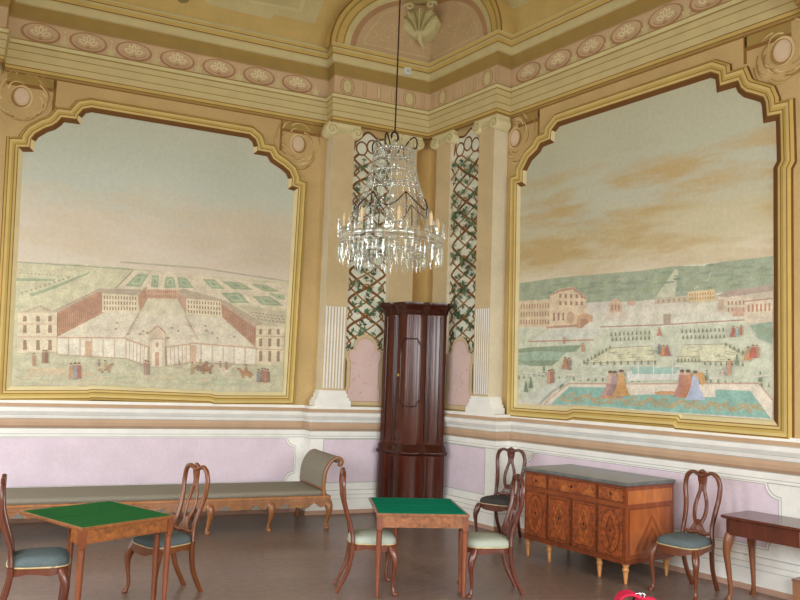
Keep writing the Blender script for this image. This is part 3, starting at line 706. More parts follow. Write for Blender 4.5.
    for i in range(90):
        x = random.uniform(20, 275); P.layer().pell(x, random.uniform(372, 386), random.uniform(3, 9), random.uniform(.5, 1.3), random.choice(((204, 188, 152), (176, 182, 150), (198, 194, 162), (186, 178, 146))))
    for i in range(34): P.layer().pell(60+i*5.6, 360+8*math.exp(-((i-17)/7)**2)+random.uniform(-.4, .4), .5, .9, (236, 228, 206), n=6)
    for x, y in ((117, 323), (116, 329), (143, 331), (140, 334), (147, 333), (172, 328), (178, 331), (168, 338), (206, 331), (212, 333), (217, 338), (234, 337), (205, 326), (128, 334), (190, 326)):
        P.layer().pell(x, y, 1.3, 1.0, (160, 122, 104), n=6)
    for x, y, h, c in ((34, 366, 13, (168, 118, 88)), (43.5, 363, 13, (150, 104, 84)), (46.5, 363, 13, (112, 80, 66)), (71, 379, 16, (168, 128, 92)), (75, 379.5, 17, (122, 124, 134)), (79, 378.5, 16, (150, 76, 70)), (145.5, 375, 15, (160, 116, 100)), (148, 375, 14, (120, 104, 100)),
                       (258, 382, 13, (118, 116, 126)), (262, 382, 14, (136, 92, 76)), (265, 382.5, 14, (160, 100, 74)), (267.5, 382, 13, (120, 84, 70)), (192, 374, 12, (176, 140, 100))):
        figure(P, x, y, h, c)
    rider(P, 105, 373, .95, (146, 110, 82), (176, 146, 100)); rider(P, 99, 371, .85, (196, 178, 152), (130, 110, 110), -1); rider(P, 206, 374, .95, (140, 92, 66), (160, 88, 70)); rider(P, 200, 371, .85, (122, 90, 74), (190, 150, 90))
    rider(P, 226, 375, .95, (226, 216, 196), (170, 112, 80)); rider(P, 220, 372, .8, (202, 186, 164), (140, 116, 104), -1); rider(P, 245.5, 378, 1.0, (168, 108, 72), (156, 96, 60), -1); rider(P, 179, 369, .6, (196, 180, 160), (170, 140, 120))

def paint_right(P):
    HILL = (152, 168, 140); HILL2 = (132, 152, 126); PALE = (224, 220, 202); STONE = (220, 196, 160); WINC = (160, 112, 88); RD = (190, 140, 118); GARD = (206, 214, 190); TEAL = (120, 178, 166); HED = (124, 148, 118)
    P.px([(519.5, 283), (560, 278), (600, 274), (640, 271), (676, 266), (720, 262), (773, 256), (774, 420), (684, 414), (575, 405), (518, 404)], PALE)
    P.layer().px([(519.5, 283), (560, 277.5), (600, 274), (640, 271), (676, 266), (708, 266), (720, 262), (773, 256), (773, 289), (700, 294), (640, 301), (590, 303), (560, 305), (519, 304)], HILL)
    for i in range(26):
        x = random.uniform(525, 765); y = 286-(x-520)*.11+random.uniform(4, 22); P.layer().pell(x, y, random.uniform(6, 15), random.uniform(1, 2.4), HILL2 if i % 2 else (148, 168, 130), -.08)
    P.layer().px([(655, 298), (676, 268), (679, 268), (675, 297)], (202, 206, 178)); P.pstroke([(694, 289), (709, 279), (711, 271)], 1.4, (190, 198, 164))
    for i in range(70):
        x = random.uniform(522, 770); P.layer().pell(x, 284-(x-520)*.105+random.uniform(0, 24), random.uniform(3, 8), random.uniform(.6, 1.5), random.choice((HILL, HILL2, (156, 170, 136), (134, 150, 126))), -.1)
    # buildings left
    P.layer().px([(519.4, 301), (551, 299), (551, 327), (519, 327)], STONE); P.grid([(520.5, 303), (550, 301.5), (550, 326), (520, 326)], 11, 3, .4, .6, WINC)
    P.layer().px([(550, 295), (560, 289), (573, 286.5), (587, 297), (586.5, 325), (550, 327)], (230, 206, 170)); P.grid([(558, 292), (585, 293), (585, 307), (558, 307)], 5, 2, .4, .55, WINC); P.grid([(552, 312), (566, 311.5), (566, 321), (552, 322)], 3, 1, .4, .8, WINC)
    P.layer().pell(571, 318, 4, 6.5, (206, 160, 128)); P.layer().px([(548, 297), (560, 289.5), (573, 287), (588, 298), (586, 299.5), (573, 289.5), (560, 292)], RD)
    P.layer().px([(578, 316), (585, 313), (593, 316), (592, 328), (577, 328)], (206, 156, 120)); P.px([(581, 319), (588, 319), (588, 328), (581, 328)], (176, 124, 96))
    P.layer().px([(587, 303), (612, 301), (612, 306), (592, 313)], (214, 206, 196)); P.px([(610, 303), (616, 298), (622, 303), (622, 312), (610, 313)], (216, 178, 148)); P.grid([(611, 304), (621, 304), (621, 311), (611, 311)], 3, 1, .4, .8, WINC)
    P.px([(608, 313), (628, 312), (626, 318), (606, 319)], (222, 206, 190)); P.pell(632, 303, 4, 2.6, (210, 168, 146))
    # right: long palace blocks and far pavilions
    P.layer().px([(688, 292), (715, 289), (716, 301), (689, 302.5)], (230, 202, 150)); P.grid([(689, 293), (715, 290.5), (715, 300), (689, 301)], 10, 2, .42, .6, (190, 134, 92))
    P.px([(655, 299), (688, 296), (689, 302), (655, 304)], (206, 186, 160)); P.grid([(656, 299.5), (687, 297), (688, 302), (656, 303)], 6, 1, .4, .7, (170, 140, 118))
    P.layer().px([(718, 297), (728, 292), (773, 287), (773, 320), (745, 322), (728, 312), (718, 312)], (216, 200, 176)); P.layer().px([(717, 296), (729, 290.5), (773, 285), (773, 291), (726, 297.5)], (176, 152, 140))
    P.px([(719, 300), (724, 299), (724, 310), (719, 310)], (196, 168, 142)); P.grid([(727, 300), (746, 299), (746, 313), (727, 313)], 5, 2, .4, .6, WINC)
    P.layer().px([(745, 302), (773, 299), (773, 326), (745, 322)], (230, 212, 186)); P.grid([(747, 304), (772, 302), (772, 312), (747, 313)], 6, 1, .45, .8, (190, 120, 90)); P.layer().pstroke([(745, 301.5), (773, 298.5)], 1.6, RD); P.px([(733, 308), (744, 308), (744, 321), (733, 319)], (206, 160, 136))
    # terraces
    P.layer().px([(519, 328), (560, 330), (640, 328), (745, 322), (773, 335), (773, 398), (748, 386), (570, 385), (519, 400)], GARD)
    P.layer().px([(590, 322), (640, 322), (745, 316), (745, 322), (640, 328), (580, 330)], (222, 222, 206)); P.pstroke([(600, 327), (660, 325), (745, 320)], 1.1, (170, 130, 110)); P.pstroke([(547, 327.5), (578, 325.5)], 2.2, RD)
    P.px([(553, 331), (590, 329.5), (604, 331), (594, 339), (532, 341)], (212, 216, 204)); P.pstroke([(528, 341.5), (594, 340)], 1.4, RD); P.pstroke([(528, 341.5), (548, 329)], 1.2, (200, 190, 170)); P.layer().px([(664, 314), (671, 314), (671, 325), (664, 325)], (170, 146, 130))
    P.px([(519, 349), (535, 347), (583, 345), (575, 352), (536, 352), (519, 353)], HED); P.layer().px([(519, 354), (540, 351), (568, 352), (556, 362), (519, 366)], (144, 176, 154)); P.px([(519, 361), (560, 360), (552, 366), (530, 366)], HED)
    for (q) in ([(612, 348), (651, 346), (657, 361), (586, 363)], [(684, 345), (727, 344), (752, 361), (677, 362)]):
        P.layer().px(q, (222, 222, 186)); cx = sum(p[0] for p in q)/4
        for i in range(15):
            a = random.random(); b = random.uniform(.15, .85); x = (q[0][0]*(1-a)+q[1][0]*a)*(1-b)+(q[3][0]*(1-a)+q[2][0]*a)*b; y = (q[0][1]*(1-b)+q[3][1]*b)
            t0 = random.uniform(0, 6); P.layer().pstroke([(x+(2.4+.5*s)*math.cos(t0+s)*1.5, y+(1.1+.25*s)*math.sin(t0+s)) for s in (0, .6, 1.2, 1.8, 2.4, 3)], .75, (166, 164, 134))
        P.layer().pstroke([q[0], q[1], q[2], q[3], q[0]], .7, (160, 140, 116))
    for xa, ya, xb, yb, n in ((612, 334, 650, 332, 9), (613, 339, 650, 337.5, 9), (683, 331, 724, 329.5, 10), (684, 337, 725, 336, 10), (588, 363, 656, 362, 10), (679, 360, 700, 360, 6), (585, 362, 611, 347, 7), (520, 377, 550, 372, 6), (553, 378, 640, 380, 12), (655, 386, 690, 387, 6), (712, 381, 770, 385, 8), (706, 363, 744, 364, 7), (727, 344, 744, 352, 4)):
        for i in range(n+1):
            t = i/n; x, y = xa+(xb-xa)*t, ya+(yb-ya)*t; P.layer().px([(x-1.1, y+1.6), (x+1.1, y+1.6), (x+.3, y-1.8), (x-.3, y-1.8)], (118, 128, 100)); P.pell(x, y+2, 1.2, .5, (158, 150, 124), n=6)
    for x, y in ((527, 392), (545, 377), (708, 380), (761.5, 382), (738, 365), (532, 388), (563, 390)): P.layer().px([(x-2.2, y), (x+2.2, y), (x+.4, y-11), (x-.4, y-11)], (104, 128, 100))
    P.layer().px([(522, 400), (556, 380), (572, 378), (552, 392), (540, 404)], (206, 212, 200))
    P.layer().px([(752, 325), (773, 322), (773, 344), (760, 338)], (136, 164, 148)); P.pell(762, 330, 5, 6, HED); P.pell(770, 334, 4, 8, HED)
    for i in range(110):
        x = random.uniform(522, 770); P.layer().pell(x, random.uniform(366, 380), random.uniform(3, 9), random.uniform(.4, 1.0), random.choice(((218, 222, 204), (204, 212, 192), (226, 222, 204), (198, 206, 188))))
    # fountain basin
    P.layer().px([(628, 371), (690, 370.5), (686, 380), (630, 381)], (226, 228, 218)); P.layer().px([(633, 367), (680, 368), (677, 374), (634, 374)], (150, 196, 186)); P.layer().px([(631, 374), (681, 374), (681, 377), (631, 377)], (226, 230, 222))
    for x in (640, 655, 674): P.layer().pstroke([(x, 374), (x, 362)], 1.2, (236, 240, 234))
    # great parterre in front
    P.layer().px([(543, 405), (569, 383), (640, 383.5), (760, 383), (774, 398), (774, 420), (684, 414), (575, 405)], (232, 220, 202)); P.layer().pstroke([(546, 404), (570, 383.5), (640, 384), (705, 383.5), (760, 383.5), (774, 400)], 1.1, (196, 150, 128))
    P.layer().px([(552, 404.6), (571, 387), (608, 387.5), (612, 396), (668, 394), (700, 397.5), (717, 397), (717, 389.5), (752, 391), (772.5, 418.5), (684, 413), (575, 404.5)], TEAL)
    GOLD = (176, 152, 104)
    P.layer().pstroke([(562+k*2.2, 397.5+(k*2.2)*.058+3.2*math.sin(k*.42)) for k in range(92)], 1.5, GOLD)
    for i in range(26):
        x = 566+i*7.7; yb = 396.5+(x-560)*.06; f = 1 if i % 2 else -1
        if x > 762: break
        P.layer().pstroke([(x+(4.6-.5*q)*math.cos(q*.9+.4), yb-f*(1.2+(4.2-.45*q)*math.sin(q*.9+.4)*.8)) for q in range(9)], 1.5, GOLD)
        P.layer().pstroke([(x+3, yb), (x+5.5, yb+f*2.4), (x+8, yb+f*1.6)], 1.2, GOLD)
    figure(P, 612, 396, 25, (214, 176, 160), (178, 128, 122)); figure(P, 616.5, 398, 27, (170, 140, 140), (150, 110, 112)); figure(P, 623, 396, 26, (206, 150, 84), (200, 138, 70)); P.pell(610, 397, 9, 1.4, (196, 130, 84))
    P.layer().pell(668, 393, 12, 2, (206, 140, 92)); figure(P, 684, 397, 27, (180, 110, 100), (172, 104, 96)); figure(P, 690, 398, 28, (196, 122, 84), (184, 108, 72)); figure(P, 697, 400, 29, (176, 188, 220), (170, 184, 222)); P.layer().px([(697, 374), (705, 372), (708, 382), (704, 386)], (204, 150, 84))
    for x, y, h, c, k in ((567, 369, 12, (180, 120, 84), 1), (571, 370, 12, (140, 106, 98), 0), (551, 384, 14, (206, 140, 116), 0), (554, 383, 14, (150, 96, 84), 0), (665, 356, 11, (206, 130, 76), 1), (669, 356, 11, (170, 90, 84), 1), (661, 354, 10, (110, 106, 120), 0), (661, 336, 8, (200, 120, 100), 1), (735, 337, 11, (170, 80, 70), 1), (739, 336, 9, (150, 170, 170), 1), (743, 335, 10, (176, 90, 76), 0), (750, 360, 13, (196, 120, 76), 1), (755, 358, 13, (184, 80, 66), 1), (759, 357, 12, (180, 110, 84), 0), (731, 375, 16, (200, 140, 110), 0), (725, 376, 7, (220, 190, 180), 1), (585, 352, 9, (200, 130, 96), 0), (566, 344, 7, (190, 130, 100), 0)):
        figure(P, x, y, h, c, c if k else None)
zl0, zl1 = onwall('L', 150, 272)[1], onwall('L', 150, 120)[1]
SKY_L = sky_mat('painted_evening_sky', [(0, (224, 216, 200)), (.12, (224, 212, 194)), (.34, (218, 210, 192)), (.5, (204, 210, 196)), (.75, (200, 206, 190)), (1, (200, 204, 186))], .45, zl0, zl1, (216, 200, 170), zl0+.55, .8)
zr0, zr1 = onwall('R', 650, 270)[1], onwall('R', 650, 100)[1]
SKY_R = sky_mat('painted_cloudy_sky', [(0, (228, 218, 196)), (.1, (220, 210, 180)), (.28, (208, 200, 166)), (.42, (204, 204, 184)), (.7, (200, 202, 180)), (1, (200, 200, 174))], .85, zr0, zr1, (202, 176, 124), zr0+.7, .9)
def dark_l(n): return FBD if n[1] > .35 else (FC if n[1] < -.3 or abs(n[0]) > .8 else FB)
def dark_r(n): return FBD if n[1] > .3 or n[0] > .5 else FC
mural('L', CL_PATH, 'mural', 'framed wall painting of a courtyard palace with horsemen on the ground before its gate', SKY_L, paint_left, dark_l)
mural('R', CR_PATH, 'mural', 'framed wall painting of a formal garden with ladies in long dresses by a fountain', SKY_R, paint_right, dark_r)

# ------------------------------------------------------------------ chairs
CH = (124, 72, 36); CH_L = (146, 90, 46)
def rail_strip(outline, ztop, zbot, th, col):
    """a seat rail following a closed plan outline; zbot(i) gives its scalloped lower edge"""
    mb = MB(); n = len(outline); rg = []
    for i, (x, y) in enumerate(outline):
        l = math.hypot(x, y); k = (l-th)/l
        rg.append([(x, y, ztop), (x, y, zbot(i)), (x*k, y*k, zbot(i)), (x*k, y*k, ztop)])
    rg.append(rg[0]); mb.loft(rg, col, smooth=False, caps=False); return mb
def make_chair(name, label, fabric, group, col=CH):
    t = thing(name, label, 'chair', group=group)
    N = 40; out = []
    for k in range(N):
        a = 2*PI*k/N; c, s = math.cos(a), math.sin(a)
        cc = math.copysign(abs(c)**.55, c); ss = math.copysign(abs(s)**.55, s)
        y = -.05+.21*ss; hw = .225-.045*(y+.26)/.42
        out.append((cc*hw, y))
    mb = MB(); cy_ = -.05
    mb.loft([[(x*s, cy_+(y-cy_)*s, z) for x, y in out] for z, s in ((.425, .96), (.438, 1.0), (.465, 1.01), (.488, .95), (.503, .8), (.513, .5), (.516, .15))], None)
    seat = obj('seat', mb, fabric, t)
    mb = MB(); mb.tube([(x*1.02, cy_+(y-cy_)*1.02, .436) for x, y in out]+[(out[0][0]*1.02, cy_+(out[0][1]-cy_)*1.02, .436)], .006, n=6, col=(196, 176, 128)); obj('welt', mb, WOOD, seat)
    o2 = [(x*1.035, cy_+(y-cy_)*1.035) for x, y in out]
    def zb(i):
        x, y = o2[i]
        if y < -.2: return .378-.028*math.exp(-(x/.05)**2)+.012*math.cos(x*34)
        return .384+.010*math.cos(y*26)
    obj('seat_rail', rail_strip(o2, .433, zb, .035, col), WOOD, t)
    for s in (-1, 1):
        p = cr([(s*.205, -.20, .42, .028), (s*.222, -.222, .36, .034), (s*.236, -.24, .29, .028), (s*.232, -.236, .2, .018), (s*.222, -.226, .09, .0145), (s*.228, -.236, .035, .017), (s*.234, -.25, .012, .024), (s*.234, -.25, 0, .02)], 5)
        mb = MB(); mb.tube(p, [q[3] for q in p], power=2.6, col=CH_L if col == CH else col); obj('leg', mb, WOOD, t)
        p = cr([(s*.165, .135, .44, .022), (s*.158, .135, .36, .021), (s*.146, .165, .2, .019), (s*.138, .23, .06, .018), (s*.136, .262, 0, .018)], 5)
        mb = MB(); mb.tube(p, [q[3] for q in p], power=4, col=col); obj('leg', mb, WOOD, t)
    def yb(z): 
        z = z*1.03; k = [(.40, .134), (.5, .136), (.6, .15), (.72, .188), (.85, .222), (1.0, .236), (1.15, .232)]
        for (a, b), (c, d) in zip(k, k[1:]):
            if z <= c: return b+(d-b)*(z-a)/(c-a)
        return k[-1][1]
    def back(pts, ra, rb, n=6, power=3, mb=None):
        p = cr([(x, 0, z, r) for x, z, r in [(q[0], q[1], q[2] if len(q) > 2 else ra) for q in pts]], n)
        mb = mb or MB(); return mb.tube([(x, yb(z), .43+(z-.43)*.965) for x, y, z, r in p], [q[3] for q in p], [rb]*len(p), ref=(0, 1, 0), n=8, power=power, col=col)
    mb = MB()
    for s in (-1, 1):
        back([(s*.165, .44, .022), (s*.155, .53, .02), (s*.152, .62, .021), (s*.162, .74, .023), (s*.182, .87, .023), (s*.186, .97, .022), (s*.16, 1.05, .022), (s*.105, 1.083, .018), (s*.055, 1.07, .017), (0, 1.052, .018)], .018, .018, mb=mb)
    back([(-.05, 1.075, .008), (-.02, 1.088, .016), (0, 1.095, .02), (.02, 1.088, .016), (.05, 1.075, .008)], .01, .016, mb=mb)
    obj('backrest_frame', mb, WOOD, t)
    mb = MB()
    back([(0, 1.06, .055), (0, 1.01, .05), (0, .95, .034), (0, .90, .02)], .03, .009, mb=mb)
    for s in (-1, 1):
        back([(s*.022, .98, .018), (s*.024, .91, .018), (s*.048, .83, .02), (s*.062, .75, .02), (s*.054, .67, .02), (s*.03, .60, .018), (s*.05, .55, .022), (s*.075, .525, .02)], .016, .009, mb=mb)
    back([(0, .64, .016), (0, .58, .04), (0, .53, .06)], .03, .009, mb=mb)
    obj('splat', mb, WOOD, t)
    mb = MB(); back([(-.155, .535, .014), (-.08, .515, .018), (0, .525, .02), (.08, .515, .018), (.155, .535, .014)], .016, .012, mb=mb); obj('back_rail', mb, WOOD, t)
    return t
def put(t, cx, cy_, fx, fy): t.location = (cx, cy_, 0); t.rotation_euler = (0, 0, face_angle(fx, fy))
GA, GB = 'chairs at the green card tables', 'chairs along the right wall'
put(make_chair('dining_chair', 'dark wooden chair with blue-grey seat cut by the picture edge beside the bigger green table', FAB_BLUE, GA, (100, 52, 34)), -5.975, -2.805, .98, -.2)
put(make_chair('dining_chair', 'wooden chair with blue-grey seat tucked behind the far side of the left green table', FAB_BLUE, GA, (118, 66, 34)), -4.845, -2.575, -.985, -.17)
put(make_chair('dining_chair', 'wooden chair with light-paled seat at left of the small green table, seen in profile', FAB_LIT, GA, (108, 56, 34)), -3.265, -3.275, .88, -.476)
put(make_chair('dining_chair', 'wooden chair with light-paled seat at right of the small green table, glossy back', FAB_LIT, GA, (98, 46, 31)), -2.285, -3.905, -.856, .52)
put(make_chair('dining_chair', 'wooden chair with dark grey seat against the wall between cabinet and commode', FAB_DARK, GB, (92, 46, 30)), -.56, -2.27, -.94, -.34)
put(make_chair('dining_chair', 'wooden chair with blue-grey seat standing between the commode and the side table', FAB_BLUE, GB, (106, 56, 32)), -.645, -4.865, -1, -.05); bpy.data.objects['dining_chair.005'].scale = (.95, 1.12, 1.03); bpy.data.objects['dining_chair.002'].scale.z = .985; bpy.data.objects['dining_chair.003'].scale.z = .97

# ------------------------------------------------------------------ card tables
def card_table(label, loc, rz, w, dep, dfr, h, gate, baize, mat, wc, lc):
    t = thing('card_table', label, 'table', (*loc, 0), rz)
    x = w/2
    mb = MB(); mb.box(-x, x, 0, dep, h-.022, h, wc)
    top = obj('tabletop', mb, mat, t, bevel=.004)
    mb = MB()
    for y0, y1 in ((.022, dep/2-.004), (dep/2+.004, dep-.022)): mb.box(-x+.022, x-.022, y0, y1, h, h+.0025)
    obj('baize', mb, baize, t)
    mb = MB(); a = .10; z1 = h-.022; z0 = z1-a
    mb.box(-x+.05, x-.05, .015, .035, z0, z1, wc); mb.box(-x+.05, x-.05, dfr-.035, dfr-.015, z0, z1, wc)
    mb.box(-x+.015, -x+.035, .05, dfr-.05, z0, z1, wc); mb.box(x-.035, x-.015, .05, dfr-.05, z0, z1, wc)
    obj('apron', mb, mat, t)
    def leg(cx, cy_, z1=z1):
        mb = MB(); s = .024
        mb.box(cx-s, cx+s, cy_-s, cy_+s, z0-.015, z1, lc)
        mb.lathe([(.029, z0-.015), (.03, z0-.028), (.024, z0-.034), (.026, z0-.05), (.0255, .4), (.016, .03), (.018, .015), (.015, 0)], (cx, cy_), 14, lc)
        return mb
    for cx in (-x+.032, x-.032): obj('leg', leg(cx, .032), WOOD, t)
    obj('leg', leg(x-.032, dfr-.032), WOOD, t)
    gl = obj('leg', leg(*gate), WOOD, t)
    # swing bar that carries the gate leg
    mb = MB(); p0 = Vector((0, dfr-.01, 0)); p1 = Vector((gate[0], gate[1], 0)); d = (p1-p0).normalized(); q = Vector((-d.y, d.x, 0))*.011
    mb.loft([[(p0+q).xy[:]+(z0+.01,), (p0-q).xy[:]+(z0+.01,), (p1-q).xy[:]+(z0+.01,), (p1+q).xy[:]+(z0+.01,)], [(p0+q).xy[:]+(z1-.002,), (p0-q).xy[:]+(z1-.002,), (p1-q).xy[:]+(z1-.002,), (p1+q).xy[:]+(z1-.002,)]], lc, smooth=False)
    obj('gate_bar', mb, WOOD, t)
    return t
card_table('small card table with bright green baize top between the two pale-seated chairs', (-3.01, -3.785), math.radians(-29.8), .83, .90, .225, .72, (-.17, .60), BAIZE_A, BURL, (146, 94, 60), (128, 70, 44))
card_table('card table with dark green baize top and burl apron near the left edge', (-5.375, -3.172), math.radians(15.3), .80, .93, .21, .745, (-.10, .66), BAIZE_B, BURL, (142, 86, 42), (128, 70, 42))

# ------------------------------------------------------------------ side table with cabriole legs
def side_table():
    t = thing('side_table', 'dark red-brown side table with cabriole legs against the right wall at the picture edge', 'table', (-.40, -5.745, 0), -PI/2)
    L, Dp, H = 1.06, .46, .765; wc = (90, 45, 30)
    def rr(g, r=.05): 
        P = []
        for sx_, sy_, a0 in ((1, -1, -PI/2), (1, 1, 0), (-1, 1, PI/2), (-1, -1, PI)):
            P += [(sx_*(L/2+g-r)+r*math.cos(a0+k*PI/8), sy_*(Dp/2+g-r)+r*math.sin(a0+k*PI/8)) for k in range(5)]
        return P
    mb = MB(); mb.loft([[(x, y, z) for x, y in rr(g)] for g, z in ((.02, H-.03), (.034, H-.022), (.034, H-.008), (.026, H))], wc, smooth=False); obj('tabletop', mb, DARKW, t)
    mb = MB(); mb.loft([[(x, y, z) for x, y in rr(-.0)] for z in (H-.17, H-.03)], wc, smooth=False); ap = obj('apron', mb, DARKW, t)
    mb = MB(); mb.box(.15, .165, -Dp/2-.004, -Dp/2, H-.165, H-.035, (150, 84, 50)); obj('veneer_strip', mb, WOOD, ap)
    for s in (-1, 1):
        for f in (-1, 1):
            p = cr([(s*.49, f*.19, H-.165, .04), (s*.505, f*.205, H-.24, .042), (s*.512, f*.217, H-.34, .031), (s*.5, f*.208, .28, .024), (s*.488, f*.198, .1, .019), (s*.498, f*.207, .03, .023), (s*.505, f*.215, .01, .03), (s*.505, f*.215, 0, .026)], 5)
            mb = MB(); mb.tube(p, [q[3] for q in p], power=2.6, col=(122, 72, 42)); obj('leg', mb, WOOD, t)
side_table()
o = thing('wooden_box', 'small brown wooden box on the floor by the wall under the side table', 'box', (-.16, -5.70, 0), -PI/2)
m = MB().box(-.07, .12, -.07, .07, 0, .22, (156, 108, 70)); obj('body', m, WOOD, o, bevel=.004)
m = MB().box(-.075, .125, -.075, .075, .22, .24, (140, 92, 60)); obj('lid', m, WOOD, o, bevel=.003)

# ------------------------------------------------------------------ commode
def commode():
    L, Dp = 1.385, .78
    t = thing('commode', 'inlaid orange-brown commode with grey marble top and turned feet by the right wall', 'commode', (-.605, -3.738, 0), -PI/2-.012)
    c1, c2, c3, lt = (142, 72, 36), (122, 60, 31), (98, 50, 28), (168, 96, 46)
    z0, z1, zt = .19, .93, .968; x = L/2; y = Dp/2
    mb = MB(); mb.box(-x+.01, x-.01, -y+.012, y, z0, z1, c1); 
    mb.box(-x, x, -y, y, z0, z0+.035, c2); mb.box(-x, x, -y, y, z1-.012, z1, c2)
    # right and left ends: frame lines and V-matched panel, wood tones lightened for window light
    for s in (-1, 1):
        X = s*(x-.008)
        def Q(pts, c, k): mb.poly([(X+s*.0012*k, a, b) for a, b in pts], c)
        Q([(-y+.05, .26), (y-.05, .26), (y-.05, .71), (-y+.05, .71)], c2, 1); Q([(-y+.06, .27), (y-.06, .27), (y-.06, .70), (-y+.06, .70)], (168, 92, 44), 2)
        for k in range(5): Q([(-.30+.05*k, .30), (-.26+.05*k, .30), (.02, .66-.06*k), (.28-.05*k, .30), (.32-.05*k, .30), (.02, .70-.06*k)], (150, 76, 36) if k % 2 else (178, 100, 48), 3+k)
        Q([(-y+.03, .755), (y-.03, .755), (y-.03, .885), (-y+.03, .885)], (186, 110, 54), 2)
    body = obj('carcass', mb, WOOD, t)
    mb = MB()
    mb.loft([[(sx_*(x+g), (-y-g if sy_ < 0 else y), z) for sx_, sy_ in ((-1, -1), (1, -1), (1, 1), (-1, 1))] for g, z in ((.008, z1), (.016, z1+.01), (.016, zt-.008), (.01, zt))], None, smooth=False)
    obj('marble_top', mb, MARBLE, t)
    F = -y+.012
    xs = [-x+.02, -x/2+.01, 0, x/2-.01, x-.02]
    def panel(mb, a, b, za, zb, k, c): mb.poly([(a, F-.014-.0008*k, za), (b, F-.014-.0008*k, za), (b, F-.014-.0008*k, zb), (a, F-.014-.0008*k, zb)], c)
    def shape(mb, pts, k, c): mb.poly([(a, F-.014-.0008*k, b) for a, b in pts], c)
    def escut(cx, cz, parent):
        m = MB(); m.loft([[(cx+r*math.cos(q)*(.8), F-.016-h, cz+r*1.2*math.sin(q)) for q in [2*PI*k/10 for k in range(10)]] for r, h in ((.013, 0), (.013, .005), (.007, .009))], None); obj('escutcheon', m, BLACKM, parent)
    for i in range(4):
        a, b = xs[i]+.006, xs[i+1]-.006; mid = (a+b)/2
        mb = MB(); mb.box(a, b, F-.014, F, .235, .725, c2)
        panel(mb, a+.012, b-.012, .247, .713, 1, c3); panel(mb, a+.018, b-.018, .253, .707, 2, c1)
        if i in (0, 3): pts = [(mid+(b-a)*.36*math.cos(q), .48+.21*math.sin(q)) for q in [2*PI*k/24 for k in range(24)]]
        else: pts = [(mid-(b-a)*.38, .27), (mid+(b-a)*.38, .27), (mid+(b-a)*.16, .48), (mid+(b-a)*.38, .69), (mid-(b-a)*.38, .69), (mid-(b-a)*.16, .48)]
        shape(mb, pts, 3, c3); cx = mid
        shape(mb, [(cx+(p-cx)*.92, .48+(q-.48)*.95) for p, q in pts], 4, (154, 80, 38)); 
        shape(mb, [(mid, .30), (mid+(b-a)*.22, .48), (mid, .66), (mid-(b-a)*.22, .48)], 5, lt if i in (1, 2) else c2); shape(mb, [(mid, .34), (mid+(b-a)*.16, .48), (mid, .62), (mid-(b-a)*.16, .48)], 6, c1)
        d = obj('door', mb, BURL, t); escut(mid, .49, d)
    for a, b in ((xs[0], xs[1]), (xs[1], xs[3]), (xs[3], xs[4])):
        a += .006; b -= .006; mb = MB(); mb.box(a, b, F-.014, F, .765, .912, c2)
        panel(mb, a+.01, b-.01, .775, .902, 1, c3); panel(mb, a+.015, b-.015, .78, .897, 2, (152, 80, 39)); mid = (a+b)/2
        n = 2 if b-a < .5 else 4; w_ = (b-a-.03)/n
        for k in range(n):
            u0_ = a+.015+w_*k; shape(mb, [(u0_, .78), (u0_+w_/2, .896), (u0_+w_, .78)], 3, lt if k % 2 else c1)
        d = obj('drawer', mb, BURL, t); 
        escut(mid, .84, d)
    for px_ in (xs[0]+.02, xs[1], xs[3], xs[4]-.02):
        for yy in (-y+.045, y-.08):
            if yy > 0 and abs(px_) < .5: continue
            mb = MB(); mb.lathe([(.03, z0), (.036, z0-.015), (.024, z0-.03), (.031, z0-.045), (.033, z0-.065), (.022, z0-.08), (.026, z0-.09), (.016, .02), (.018, .012), (.014, 0)], (px_, yy), 14, (190, 130, 74)); obj('leg', mb, WOOD, t)
commode()

